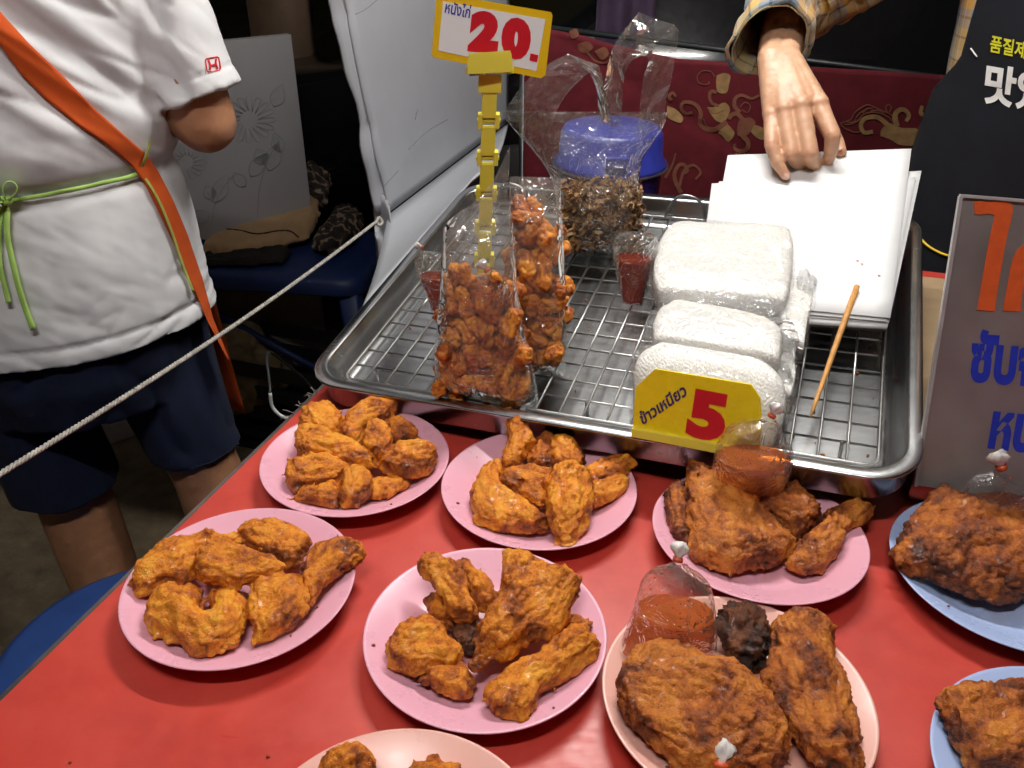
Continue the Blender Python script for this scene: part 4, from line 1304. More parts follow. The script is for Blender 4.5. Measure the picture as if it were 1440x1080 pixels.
# big carrier bag of shredded pork floss
B3 = tp(842, 345, -.012)
n3 = lean_n(6)
V, A = film_rows([(786,345,893,352,.020),(784,322,899,332,.035),(783,298,902,305,.040),(780,270,903,275,.036),(770,240,900,248,.030),(750,212,904,222,.022),(728,188,920,196,.014),(712,168,934,176,.008),(703,156,938,158,.004)], B3, n3, 51, .009, 48, power=2.2, freq=26)
fl = newthing('floss_bag', 'tall clear carrier bag half filled with brown shredded crisps', 'bag', V[0].mean(0))
film_obj('bag', V, M_FILM2, fl)
def film_ribbon(pxL, pxR, pl, nrm, seed, bulge, n=13, m_=5, mat=None, crk=.011):
    L_ = spline([np.r_[onplane(u, v, pl, nrm)] for u, v in pxL], n); R_ = spline([np.r_[onplane(u, v, pl, nrm)] for u, v in pxR], n)
    vs2 = []
    for s in (1, -1):
        for t in np.linspace(0, 1, m_):
            vs2.append(L_ * (1 - t) + R_ * t + np.outer(np.full(n, s * bulge * math.sin(math.pi * min(max(t, .04), .96))), nrm))
    W = np.array(vs2[:m_] + vs2[m_:][::-1])          # ring of strips
    W = np.transpose(W, (1, 0, 2))
    flat = W.reshape(-1, 3)
    d = pn(flat * 40, seed) - np.abs(pn(flat * 75, seed + 1)) * .9
    return (flat + np.outer(d * crk, nrm)).reshape(W.shape)
W = film_ribbon([(705,165),(722,138),(745,110),(775,88),(800,76)], [(770,190),(783,155),(800,128),(820,108),(842,92)], B3, n3, 61, .010)
film_obj('handle', W, M_FILMH, fl, False, False, False)
W = film_ribbon([(800,76),(815,90),(830,105),(840,130),(842,160)], [(842,92),(846,105),(850,125),(856,150),(862,180)], B3, n3, 62, .008)
film_obj('handle', W, M_FILMH, fl, False, False, False)
W = film_ribbon([(842,170),(850,120),(858,80),(872,50),(899,17)], [(872,180),(876,130),(880,100),(892,82),(925,72)], B3, n3, 63, .012)
film_obj('handle', W, M_FILMH, fl, False, False, False)
W = film_ribbon([(899,17),(925,28),(953,40),(950,80),(940,130),(932,175)], [(895,80),(905,78),(912,85),(906,110),(900,150),(895,200)], B3, n3, 64, .010)
film_obj('handle', W, M_FILMH, fl, False, False, False)
def flake_mat():
    t = NT('shredded_crisp')
    a = t.n('Attribute', attribute_name='tone').outputs['Fac']
    t.set(Base_Color=t.ramp(a, [(0.0, (0.09, 0.035, 0.012)), (0.4, (0.24, 0.11, 0.04)), (0.75, (0.42, 0.23, 0.09)), (1.0, (0.58, 0.38, 0.18))]), Roughness=0.55)
    t.bump(t.noise(600, 3), 0.3, 0.001)
    return t.m
k_ = MB(); tone = []
for j in range(2600):
    u = random.uniform(789, 900); 
    v_ = random.uniform(252, 350)
    if v_ < 268 + 10 * math.sin(u * .13) and random.random() < .75: continue
    dz = random.uniform(-.034, .034) * min(1, (352 - v_) / 22 + .3)
    c = onplane(u, v_, B3, n3) + n3 * dz
    d1 = unit(RNG.normal(size=3)); d2 = unit(np.cross(d1, RNG.normal(size=3))); d3 = np.cross(d1, d2)
    L_, w_ = random.uniform(.0022, .0062), random.uniform(.0012, .0034)
    cur = random.uniform(-.6, .6)
    P = []
    for s in (-1, 0, 1):
        q0 = c + d1 * L_ * s + d3 * cur * L_ * (s * s)
        P += [q0 - d2 * w_ * (1 - .3 * s * s), q0 + d2 * w_ * (1 - .3 * s * s)]
    P = np.array(P)
    h = d3 * .0008
    P = np.concatenate([P + h, P - h])
    k_.add(P, [(0, 1, 3, 2), (2, 3, 5, 4), (8, 9, 7, 6), (10, 11, 9, 8), (0, 2, 8, 6), (2, 4, 10, 8), (3, 1, 7, 9), (5, 3, 9, 11), (1, 0, 6, 7), (4, 5, 11, 10)])
    tone += [min(1, max(0, random.gauss(.5, .25)))] * 12
me = mesh('shredded_crisps', k_.verts(), k_.f, False); fattr(me, 'tone', tone)
o = obj('shredded_crisps', me, flake_mat()); tag(o, 'brown shredded crisps filling the tall carrier bag', 'crisps', None, 'stuff')

# ------------------------------------------------------------------ sticky rice in clear bags
rt = NT('sticky_rice')
vo = rt.n('TexVoronoi'); vo.inputs['Scale'].default_value = 1.0; rt.l(rt.coord('Object', (430, 250, 340)), vo.inputs['Vector'])
rt.set(Base_Color=rt.ramp(vo.outputs['Distance'], [(0.25, (0.93, 0.92, 0.90)), (0.85, (0.87, 0.84, 0.77))]), Roughness=0.5, Subsurface_Weight=0.08, Subsurface_Radius=(0.008, 0.006, 0.004), Subsurface_Scale=0.6)
rt.bump(rt.math('SUBTRACT', 1.0, vo.outputs['Distance']), 0.35, 0.0025)
def rice_bag(label, rows, pl, nrm, seed, infl=1.06, extra=None, ribs=()):
    pl = np.asarray(pl); nrm = unit(nrm)
    V, A = film_rows(rows, pl, nrm, seed, .0022, 40, power=6.0, freq=30)
    t = newthing('rice_bag', label, 'rice bag', V[0].mean(0), 'clear bags of white sticky rice')
    flat = V.reshape(-1, 3)
    flat = flat + np.outer(.0020 * fbm(flat * 60, 3, seed + 4) + .0014 * pn(flat * 330, seed), nrm)
    film_obj('rice', flat.reshape(V.shape), rt.m, t, True, True)
    c = V.mean((0, 1))
    rows2 = []
    for i, (a_, b_, c_, d_, h_) in enumerate(rows):
        w_ = (c_ - a_) * (infl - 1) / 2
        rows2.append((a_ - w_, b_, c_ + w_, d_, h_ + .0022))
    for (pa_, pb_, sd_) in ribs:
        W_ = film_ribbon(pa_, pb_, pl, nrm, sd_, .005, 16, 6, None, .012)
        film_obj('loose_film', W_, M_LOOSE, t, True, True, False)
    if extra: rows2 = extra[0] + rows2 + extra[1]
    V2, _ = film_rows(rows2, pl, nrm, seed + 7, .0070, 56, power=4.6, freq=50)
    film_obj('bag', V2, M_FILMR, t, True, True)
    return t
# lying bags: rows run from front to back in the tray plane
R1p = tl(0.37, 0.30, 0.022)
rice_bag('upper rice bag, widest one, next to the paper stack', [(926,424,1102,440,.017),(919,408,1108,426,.023),(920,378,1112,396,.023),(930,346,1114,358,.022),(944,328,1110,336,.018)], R1p, TN, 71, 1.05,
         ([(914,448,1118,470,.003),(924,436,1108,452,.010)], [(955,322,1100,326,.002)]),
         [([(910,452),(960,456),(1040,464),(1124,480)], [(920,432),(990,436),(1060,442),(1112,454)], 201), ([(1106,334),(1128,345),(1142,372),(1150,398)], [(1104,370),(1114,392),(1122,415),(1128,440)], 202), ([(910,402),(916,380),(922,352)], [(926,410),(928,385),(934,350)], 203)])
rice_bag('rice bag lying under the upper one, sticking out beside the paper', [(1098,478,1130,492,.008),(1096,455,1134,465,.012),(1098,420,1142,432,.012),(1104,395,1148,398,.008)], tl(0.445, 0.235, 0.012), TN, 73, 1.25,
         ([(1100,492,1126,506,.002)], [(1108,372,1150,380,.002)]))
rice_bag('rice bag lying in the middle of the pile under loose folds', [(918,492,1094,522,.018),(918,472,1098,502,.023),(926,452,1096,480,.023),(944,436,1080,462,.016)], tl(0.375, 0.155, 0.020), TN, 75, 1.07,
         ([], [(930,428,1100,452,.006),(914,420,1112,440,.002)]),
         [([(902,470),(912,452),(940,438),(1000,436),(1060,446),(1110,462)], [(922,484),(930,468),(952,452),(1004,452),(1056,462),(1096,482)], 204), ([(1096,470),(1112,468),(1120,490)], [(1086,510),(1100,520),(1112,530)], 205)])
rn = unit(-EY * .72 + TN * .69)
rice_bag('front rice bag standing behind the yellow number 5 sign', [(893,598,1085,632,.016),(893,560,1102,596,.024),(894,525,1106,560,.026),(905,498,1098,532,.022),(930,482,1072,506,.010)], tp(985, 592, -.010) + EY * .028, rn, 77, 1.05,
         ([], [(900,488,1095,512,.003)]),
         [([(886,520),(890,500),(904,486),(930,478)], [(902,540),(906,520),(918,506),(938,494)], 206), ([(1086,500),(1108,512),(1118,550),(1116,590)], [(1074,520),(1092,535),(1100,565),(1098,600)], 207)])
rice_bag('small rice bag squeezed between the front bag and the rack', [(1085,548,1112,560,.006),(1083,525,1118,535,.010),(1086,500,1116,508,.008)], tl(0.44, 0.12, 0.006), TN, 79, 1.3,
         ([(1088,560,1116,566,.002)], [(1090,488,1110,494,.002)]))

# ------------------------------------------------------------------ blue lidded tub behind the tray
bc = aty(857, 240, 1.43); bz = 0.752
tub = newthing('plastic_tub', 'blue lidded plastic tub standing behind the tray', 'tub', (bc[0], bc[1], bz))
ztop = aty(857, 176, 1.43)[2]
r = 0.094
hh = ztop - bz
v, f = lathe([(.001, 0), (.078, 0), (.084, .004), (.088, hh * .55), (.089, hh * .60), (.001, hh * .60)], 64); obj('tub_body', mesh('b', v + [bc[0], bc[1], bz], f), M_BLUELID, tub)
v, f = lathe([(.001, hh * .605), (.0935, hh * .605), (.096, hh * .62), (.0955, hh * .66), (.088, hh * .70), (.085, hh * .93), (.080, hh * .985), (.072, hh), (.001, hh)], 64); obj('lid', mesh('l', v + [bc[0], bc[1], bz], f), M_BLUELID, tub)
tor = [(bc[0] + .0965 * math.cos(a), bc[1] + .0965 * math.sin(a), bz + hh * .615) for a in np.linspace(0, 2 * math.pi, 49)]
MB().tube(tor, .0022, 8, False).build('lid_rim', M_FILM2, tub)
MB().box((bc[0], bc[1] - .090, bz + hh * .78), AX, (.018, .008, .008)).build('lid_clip', M_BLUELID, tub, False)

# ------------------------------------------------------------------ white wind screen panel at the left of the tray
M_PANEL = plain('grey_white_board', (0.33, 0.34, 0.365), 0.6, var=0.06, scale=5, bump=0.05)
scr = newthing('wind_screen', 'big pale grey folded board standing between the tray and the stool', 'screen', onz(600, 270, 0.8))
A = np.array([-0.205, 1.328, 0.80]); B = A + np.array([0.29, 0.957, 0]) * 0.66
def grid_sheet(fn, nu, nv, thick, nrm, jag=0.0):
    top = np.array([fn(s, t) for t in np.linspace(0, 1, nv) for s in np.linspace(0, 1, nu)])
    bot = top - np.asarray(nrm) * thick
    v = np.concatenate([top, bot]); n2 = nu * nv; f = []
    for j in range(nv - 1):
        for i in range(nu - 1):
            q_ = j * nu + i
            f.append((q_, q_ + 1, q_ + nu + 1, q_ + nu)); f.append((n2 + q_ + nu, n2 + q_ + nu + 1, n2 + q_ + 1, n2 + q_))
    e = [j for j in range(nu)] + [j * nu + nu - 1 for j in range(1, nv)] + [(nv - 1) * nu + j for j in range(nu - 2, -1, -1)] + [j * nu for j in range(nv - 2, 0, -1)]
    for x, y in zip(e, e[1:] + e[:1]): f.append((y, x, n2 + x, n2 + y))
    return v, f
LEANL = np.array([-0.075, 0.0, 0.62]); LEANR = np.array([0.0, 0.02, 0.62])
pn_ = unit(np.cross(B - A, UP)); pn_ = pn_ if pn_[1] < 0 else -pn_
def wall(s, t):
    p = A * (1 - s) + B * s
    up = LEANL * (1 - s) + LEANR * s
    b = 0.004 * math.sin(s * 7 + t * 3) * t
    edge = (0.004 * math.sin(t * 31) * (math.sin(t * 13) > 0) + 0.005 * math.sin(t * 9 + 1)) * max(0, 1 - s * 12)
    return p + up * t + pn_ * b + unit(B - A) * edge
v, f = grid_sheet(wall, 30, 40, 0.006, pn_); obj('upright_sheet', mesh('w', v, f), M_PANEL, scr)
def flap(s, t):
    p = A * (1 - s) + B * s + np.array([0, 0, -0.003])
    q_ = tl(-0.004, 0.155 + 0.42 * s, -0.006) if s < 0.85 else tl(-0.004 + 0.08 * (s - .85), 0.155 + .42 * s, -0.006)
    return p * (1 - t) + q_ * t + np.array([0, 0, -0.012 * math.sin(math.pi * t)])
v, f = grid_sheet(flap, 20, 8, 0.004, UP); obj('lower_flap', mesh('w', v, f), M_PANEL, scr)
# near edge: a folded over strip with torn skin
def strip(s, t):
    p = wall(0, t)
    w_ = 0.030 + 0.006 * math.sin(t * 17) + .003 * math.sin(t * 41)
    return p + np.array([-0.75, -0.45, 0]) * w_ * s * .8 - np.array([0.0, -0.004, 0])
v, f = grid_sheet(strip, 4, 40, 0.003, pn_); obj('edge_strip', mesh('w', v, f), M_PANEL, scr)
def hang(s, t):
    p = A + np.array([0.004, -0.006, 0.02]) 
    return p + np.array([-0.03 * s + 0.045 * t * (1 - .4 * s) * .5 + .02 * math.sin(s * 3) * t, -0.10 * t + .03 * s, -0.13 * t + .012 * math.sin(t * 9 + s * 4) - .01 * s])
v, f = grid_sheet(hang, 10, 14, 0.002, pn_); obj('hanging_flap', mesh('w', v, f), M_PANEL, scr)
k = MB()
M_MARK = plain('grey_scribble', (0.16, 0.16, 0.19), 0.7)
for seq in ([(575,210),(600,185),(630,168)], [(585,160),(588,152),(584,168)], [(500,20),(515,12),(530,0)], [(540,262),(560,240)]):
    P = [onplane(u, v_, A + pn_ * .012, pn_) for u, v_ in seq]
    k.tube(spline(P, 8), .0007, 5)
k.build('scribble', M_MARK, scr)

# ------------------------------------------------------------------ rope tied to the screen
rp = [onplane(530, 311, A + np.array([-.012, -.03, 0]), pn_)]
re_ = aty(-140, 752, 0.47)
rs = rp[0]
n_ = 420
k1 = []
for ph in (0, 2.094, 4.189):
    P = []
    for t in np.linspace(0, 1, n_):
        c = rs * (1 - t) + re_ * t - UP * .012 * math.sin(math.pi * t)
        a = t * 2 * math.pi * 62 + ph
        dir_ = unit(re_ - rs); s1 = unit(np.cross(dir_, UP)); s2 = np.cross(s1, dir_)
        P.append(c + (s1 * math.cos(a) + s2 * math.sin(a)) * .0014)
    k1.append(P)
rope = newthing('rope', 'thin twisted pale rope stretched from the grey board to the left', 'rope', (rs + re_) / 2)
M_ROPE = plain('pale_rope', (0.36, 0.34, 0.30), 0.8, var=0.45, scale=160)
for P in k1:
    MB().tube(P, .0015, 6).build('strand', M_ROPE, rope)
k = MB(); k.tube(spline([rs, rs + [.003, .005, .004], rs + [.008, .004, -.003], rs + [.004, -.003, -.006], rs + [-.002, 0, 0]], 24), .0026, 8); k.build('knot', M_ROPE, rope)

# ------------------------------------------------------------------ floral board behind the stool
fb = newthing('floral_board', 'grey board printed with faint flowers standing behind the stool', 'board', aty(310, 300, 2.15))
FA = aty(185, 84, 1.98); FB = aty(405, 39, 2.22); 
FBt = FB[2]; fdir = unit(np.array([FB[0] - FA[0], FB[1] - FA[1], 0]))
fnrm = unit(np.cross(fdir, UP)); fnrm = fnrm if fnrm[1] < 0 else -fnrm
P0 = np.array([FA[0], FA[1], 0]) - fdir * .35
Lw = np.linalg.norm((FB - P0)[:2])
fax = np.array([fdir, fnrm, UP])
zt = (FA[2] + FBt) / 2
M_FLOR = plain('grey_printed_board', (0.33, 0.32, 0.325), 0.55, var=0.08, scale=4)
MB().box(P0 + fdir * Lw / 2 + UP * (zt / 2 + .004), fax, (Lw / 2, .012, zt / 2)).build('panel', M_FLOR, fb, False)
def fpt(u, v): return onplane(u, v, P0 + fnrm * .0132, fnrm)
M_PR1 = plain('grey_flower_print', (0.265, 0.265, 0.28), 0.6); M_PR2 = plain('rose_flower_print', (0.355, 0.31, 0.315), 0.6)
M_PR3 = plain('soft_leaf_print', (0.325, 0.32, 0.33), 0.6, var=0.1)
def leafpoly(u, v, L, wd, ang):
    pts = []
    for t in np.linspace(0, 1, 9):
        pts.append((t * L, wd * math.sin(math.pi * t ** .8)))
    pts += [(x, -y) for x, y in pts[::-1][1:-1]]
    ca, sa = math.cos(ang), math.sin(ang)
    return [(u + x * ca - y * sa, v + x * sa + y * ca) for x, y in pts]
kl, ks = MB(), MB()
for (u, v_, L, wd, a) in [(300,280,22,9,-2.1),(300,285,46,11,-1.1),(352,248,40,10,-1.0),(372,232,26,11,-2.0),(378,240,44,11,-1.25),(395,215,30,9,-1.9),(292,312,24,10,-2.4),(345,262,26,8,-2.3),(385,150,34,10,-1.2)]:
    pp = leafpoly(u, v_, L, wd, a)
    P = [fpt(*p) for p in pp]
    vv_, ff_ = sheet(P, .0004, fnrm); MB().add(vv_, ff_).build('leaf_print', M_PR3, fb, False)
    kl = MB(); kl.tube([p + fnrm * .0008 for p in P + [P[0]]], .0006, 5); kl.build('outline_print', M_PR1, fb)
for seq in ([(298,310),(303,285),(315,262),(330,243)], [(362,305),(364,270),(372,238),(388,200)], [(300,285),(292,270)]):
    MB().tube(spline([fpt(*p) + fnrm * .001 for p in seq], 14), .0006, 5).build('stem_print', M_PR1, fb)
for cx, cy_, R_ in ((262,228,26),(350,168,34),(275,120,24)):
    kr = MB()
    for j in range(16):
        a = j * 2 * math.pi / 16
        P = [(cx + R_ * .35 * math.cos(a), cy_ + R_ * .35 * math.sin(a)), (cx + R_ * math.cos(a - .12), cy_ + R_ * .9 * math.sin(a - .12)), (cx + R_ * 1.05 * math.cos(a + .1), cy_ + R_ * .95 * math.sin(a + .1)), (cx + R_ * .4 * math.cos(a + .3), cy_ + R_ * .4 * math.sin(a + .3))]
        kr.tube(spline([fpt(*p) + fnrm * .001 for p in P], 8), .0005, 4)
    o_ = kr.build('flower_print', M_PR2, fb); o_['kind'] = 'stuff'

wp = aty(395, 20, 2.9)
MB().box((wp[0], wp[1], 1.0), AX, (.09, .05, 1.0)).build('wooden_post', plain('dark_wood', (0.10, 0.06, 0.035), 0.7, var=.3, scale=9))
tag(bpy.data.objects['wooden_post'], 'dark brown wooden post behind the floral board', 'post')

# ------------------------------------------------------------------ blue square table-stool with cloths
sc_ = onz(398, 376, 0.45)
stool = newthing('plastic_stool', 'dark blue plastic stool carrying folded cloths behind the apron wearer', 'stool', (sc_[0], sc_[1] + .12, 0), 'blue plastic stools')
sx = unit([0.96, -.12, 0]); sy = np.array([-sx[1], sx[0], 0]); sxx = np.array([sx, sy, UP])
def rr_ring(c, ax_, hx, hy, r, n=8):
    out = []
    for cx, cy, a0 in ((hx - r, hy - r, 0), (-hx + r, hy - r, 90), (-hx + r, -hy + r, 180), (hx - r, -hy + r, 270)):
        for a in np.linspace(a0, a0 + 90, n):
            out.append(np.asarray(c) + ax_[0] * (cx + r * math.cos(math.radians(a))) + ax_[1] * (cy + r * math.sin(math.radians(a))))
    return np.array(out)
scn = np.array([sc_[0], sc_[1] + .12, 0])
R = [rr_ring(scn + UP * z, sxx, hx, hy, .06) for z, hx, hy in ((.405, .225, .175), (.41, .228, .178), (.438, .223, .173), (.447, .216, .166), (.45, .20, .15))]
v, f = rings(R); obj('seat', mesh('s', v, f), M_BLUEPLAST, stool)
for i, j in ((-1, -1), (1, -1), (-1, 1), (1, 1)):
    top = scn + sx * i * .185 + sy * j * .135 + UP * .41; bot = scn + sx * i * .215 + sy * j * .165 + UP * .003
    R = [rr_ring(top, sxx, .026, .026, .01, 4), rr_ring((top + bot) / 2, sxx, .021, .021, .008, 4), rr_ring(bot, sxx, .018, .018, .008, 4)]
    v, f = rings(R); obj('leg', mesh('leg', v, f), M_BLUEPLAST, stool)
MB().tube([scn + sx * -.19 + sy * -.14 + UP * .33, scn + sx * .2 + sy * -.15 + UP * .12], .010, 8).build('brace', M_BLUEPLAST, stool)

def pile(name, polys, z, thick, mat, label, cat, seed, voxel=.005, amp=.006, lt=0.0):
    mb = MB()
    P = np.array([onz(u, v_, z + .6 * thick) for u, v_ in polys])
    q_ = P[:, :2]; lo, hi = q_.min(0), q_.max(0); st = thick * .4
    gx_, gy_ = np.meshgrid(np.arange(lo[0], hi[0], st), np.arange(lo[1], hi[1], st)); G = np.c_[gx_.ravel(), gy_.ravel()]
    G = G[inside(q_, G)]; D = edgedist(q_, G)
    for (x, y), d in zip(G, D):
        r = min(thick * .62, max(.006, d)); mb.ball((x, y, z + max(r, .4 * thick) + lt * (y - lo[1]) / (hi[1] - lo[1])), r)
    me = remesh(mb, voxel, 3)
    P = co_of(me); N = no_of(me)
    d = amp * fbm(P * 14, 3, seed) - amp * .8 * np.exp(-np.abs(pn(P * 16 * [1, 1, 3], seed + 3)) * 8)
    P2 = P + N * d[:, None]; P2[:, 2] = np.maximum(P2[:, 2], z + .001)
    set_co(me, P2)
    o = obj(name, me, mat); tag(o, label, cat)
    return o
swm = NT('swirl_cloth')
wv = swm.n('TexWave', wave_type='RINGS'); wv.inputs['Scale'].default_value = 9; wv.inputs['Distortion'].default_value = 14; wv.inputs['Detail'].default_value = 3; wv.inputs['Detail Scale'].default_value = 1.3
swm.l(swm.coord(), wv.inputs['Vector'])
swm.set(Base_Color=swm.ramp(wv.outputs['Fac'], [(0.0, (0.012, 0.009, 0.008)), (0.80, (0.04, 0.025, 0.016)), (0.90, (0.20, 0.14, 0.09)), (1.0, (0.24, 0.17, 0.11))]), Roughness=0.85)
pile('folded_cloth', [(282,352),(300,328),(345,292),(372,276),(420,276),(452,290),(450,318),(436,338),(400,345),(350,352),(310,358)], .452, .034, M_BEIGE, 'folded beige cloth with dark hem on the stool', 'cloth', 1, lt=.045, amp=.004)
pile('dark_cloth', [(278,366),(300,346),(400,342),(412,352),(400,368),(340,372),(290,372)], .451, .02, fabric('black_cloth', (.02, .016, .014), .3, weave=200, bump=.8), 'black cloth edge under the folded beige cloth', 'cloth', 2)
pile('patterned_cloth', [(360,285),(385,255),(420,230),(455,222),(478,235),(470,262),(455,290),(420,284)], .46, .075, swm.m, 'brown cloth with dark swirls heaped behind the beige cloth', 'cloth', 3, amp=.012, lt=.06)
pile('patterned_cloth', [(430,345),(455,315),(470,290),(500,285),(512,310),(500,335),(470,352)], .452, .05, swm.m, 'dark swirl cloth at the right of the beige cloth', 'cloth', 4, amp=.012)
pile('plastic_bag', [(262,352),(262,318),(300,300),(350,268),(372,262),(365,280),(330,300),(300,325),(280,350)], .452, .05, plain('dark_blue_bag', (0.015, 0.025, 0.085), 0.22, var=.4, scale=12, bump=.6, bscale=30), 'shiny dark blue plastic bag behind the folded cloth', 'bag', 5, amp=.012, lt=.04)

fc = bpy.data.objects['folded_cloth']; bvf = BVHTree.FromPolygons([tuple(p + ORG['folded_cloth']) for p in co_of(fc.data)], [tuple(p.vertices) for p in fc.data.polygons])
hp_ = []
for u, v_ in spline([(318,322),(338,324),(362,329),(388,325),(408,325),(420,334)], 16):
    d_ = unit(ray(u, v_)); h_ = bvf.ray_cast(Vector(CAM), Vector(d_))
    if h_[0] is not None: hp_.append(np.array(h_[0]) - d_ * .001)
if len(hp_) > 3: MB().tube(hp_, .0022, 6).build('hem', MATS['black_cloth'], fc)

# ------------------------------------------------------------------ blue stool under the table's left edge
bsc = np.array([-0.468, 0.735, 0])
st2 = newthing('plastic_stool', 'blue round plastic stool pushed under the left table edge', 'stool', bsc, 'blue plastic stools')
v, f = lathe([(.150, .385), (.172, .388), (.170, .418), (.164, .432), (.150, .438), (.06, .434), (.001, .433)], 64)
v[:, 0] *= 1.0
M_BLUE2 = plain('bright_blue_plastic', (0.022, 0.058, 0.21), 0.45, var=0.12, scale=18, bump=0.1)
obj('seat', mesh('s', v + bsc, f), M_BLUE2, st2)
for a in (45, 135, 225, 315):
    d_ = np.array([math.cos(math.radians(a)), math.sin(math.radians(a)), 0]); e_ = np.array([-d_[1], d_[0], 0]); dx = np.array([d_, e_, UP])
    R = [rr_ring(bsc + d_ * r_ + UP * z, dx, .014, w_, .008, 4) for z, r_, w_ in ((.39, .148, .04), (.2, .165, .032), (.002, .178, .026))]
    v, f = rings(R); obj('leg', mesh('leg', v, f), M_BLUE2, st2)
MB().tube([(bsc[0] + .155 * math.cos(a), bsc[1] + .155 * math.sin(a), .16) for a in np.linspace(0, 6.2832, 41)], .007, 8, False).build('ring_brace', M_BLUE2, st2)

# ------------------------------------------------------------------ dark things on the ground behind
cc = onz(395, 560, 0.18)
crate = newthing('black_crate', 'black plastic crate in the shade beside the table', 'crate', (cc[0], cc[1] + .12, 0))
cb = np.array([cc[0], cc[1] + .12, 0])
M_BLACKPL = plain('black_plastic', (0.010, 0.012, 0.013), 0.45, var=.2)
k = MB()
k.box(cb + UP * .012, TAXES, (.15, .11, .01))
k.build('base', M_BLACKPL, crate, False)
for s in (-1, 1):
    for z in (.06, .12, .18, .24):
        MB().box(cb + TY * s * .107 + UP * z, TAXES, (.15, .004, .018)).build('slat', M_BLACKPL, crate, False)
        MB().box(cb + TX * s * .147 + UP * z, TAXES, (.004, .102, .018)).build('slat', M_BLACKPL, crate, False)
for i in (-1, 1):
    for j in (-1, 1):
        MB().box(cb + TX * i * .143 + TY * j * .103 + UP * .135, TAXES, (.009, .009, .118)).build('corner_post', M_BLACKPL, crate, False)
sk_ = onz(330, 545, 0.16)
mb = MB()
for j in range(26):
    mb.ball(np.array([sk_[0] + random.uniform(-.06, .06), sk_[1] + random.uniform(.0, .12), random.uniform(.08, .24)]), random.uniform(.05, .08), 2)
me = remesh(mb, .008, 5); P = co_of(me); N = no_of(me)
set_co(me, P + N * (.014 * fbm(P * 11, 3, 4) - .01 * np.exp(-np.abs(pn(P * [18, 18, 6], 8)) * 6))[:, None])
P = co_of(me).copy(); P[:, 2] = np.maximum(P[:, 2], .012); set_co(me, P)
o = obj('cloth_sack', me, M_SACK); tag(o, 'beige cloth sack on the ground behind the dark shorts', 'sack')
hk = onz(383, 572, .70)
MB().tube(spline([hk + [0, 0, .02], hk, hk + [.012, -.004, -.012], hk + [.03, -.01, -.012]], 12), .0022, 8).build('wire_hook', plain('pale_wire', (.55, .55, .53), .4))
tag(bpy.data.objects['wire_hook'], 'short pale bent wire hanging beside the table edge', 'hook')
MB().tube(spline([hk + [0, 0, .02], hk + [-.02, .1, .02], hk + [.03, .2, -.2], hk + [.02, .15, -.67]], 20), .002, 6).build('cable', M_BLACKPL)
tag(bpy.data.objects['cable'], 'black cable running down behind the table edge', 'cable')

# ------------------------------------------------------------------ maroon batik cloth with gold scrolls
YC = 1.86
def cy_fn(x, z):
    return YC + .012 * math.sin(x * 7 + z * 2) + .008 * math.sin(x * 17 + 1) * (1.05 - z) * 2 - .10 * x + .05 * (0.95 - z) + .005 * math.exp(-((z - .845 + (x - .36) * .55) / .012) ** 2) * (1 if x < .55 else max(0, 1 - (x - .55) * 8))
def ctop(x):
    return np.interp(x, [0.0, .14, .2, .33, .6, .9, 1.7], [1.02, 1.0, .985, .962, .952, .938, .925])
def clothf(s, t):
    x = 0.02 + 1.75 * s
    z = 0.30 + (ctop(x) - 0.30) * t
    return np.array([x, cy_fn(x, z), z])
M_BATIK = fabric('maroon_batik', (0.095, 0.007, 0.012), 0.22, weave=500, scale=25)
v, f = grid_sheet(clothf, 130, 60, .002, (0, -1, 0))
ba = newthing('batik_cloth', 'maroon cloth with gold scroll pattern hanging behind the tray', 'cloth', (.85, YC, .3))
obj('cloth', mesh('c', v, f), M_BATIK, ba)
# rail and legs that carry it
MB().tube([(0.0, cy_fn(0, 1.0) + .006, 1.018), (.9, cy_fn(.9, .94) + .012, .93), (1.8, cy_fn(1.8, .92) + .012, .915)], .006, 8).build('rail', M_BLACKPL, ba)
for x in (0.02, 1.78):
    MB().tube([(x, cy_fn(x, .9) + .03, 0.0), (x, cy_fn(x, .9) + .02, .95)], .009, 8).build('rail_post', M_DARKSTEEL, ba)
gold = plain('gold_print', (0.25, 0.145, 0.055), 0.7, var=.25, scale=60)
gold2 = plain('dull_gold_print', (0.17, 0.058, 0.030), 0.7, var=.25, scale=60)
def cpt(u, v):
    d = ray(u, v); Y = YC
    for _ in range(6):
        p = CAM + d * (Y / d[1]); Y = cy_fn(p[0], p[2])
    p = CAM + d * (Y / d[1])
    return p - np.array([0, .0016, 0])
def scroll(k, pts, w0, w1, n=26):
    P = spline(pts, n)
    T = np.gradient(P, axis=0); T /= np.linalg.norm(T, axis=1)[:, None] + 1e-9
    Nn = np.c_[-T[:, 1], T[:, 0]]
    ww = np.linspace(w0, w1, n)[:, None] / 2
    L_ = [cpt(*p) for p in P + Nn * ww]; R_ = [cpt(*p) for p in P - Nn * ww]
    v_, f_ = ribbon(L_, R_, .0005); k.add(v_, f_)
def spiral(k, cx, cy, r0, r1, a0, a1, w0, w1):
    k_pts = []
    for t in np.linspace(0, 1, 9):
        a = a0 + (a1 - a0) * t; r = r0 + (r1 - r0) * t
        k_pts.append((cx + r * math.cos(a), cy + r * .8 * math.sin(a)))
    scroll(k, k_pts, w0, w1, 30)
def blob(k, pts):
    P = [cpt(*p) for p in spline(list(pts) + [pts[0]], 26)[:-1]]
    c = np.mean(P, axis=0); c = c + [0, -.0001, 0]
    P = np.array(P); n = len(P)
    k.add(np.concatenate([P, [c], P + [0, .0005, 0]]), [(i, (i + 1) % n, n) for i in range(n)] + [(i, n + 1 + i, n + 1 + (i + 1) % n, (i + 1) % n) for i in range(n)])
zl = lambda pts: Z(940, 80, .1852, pts)
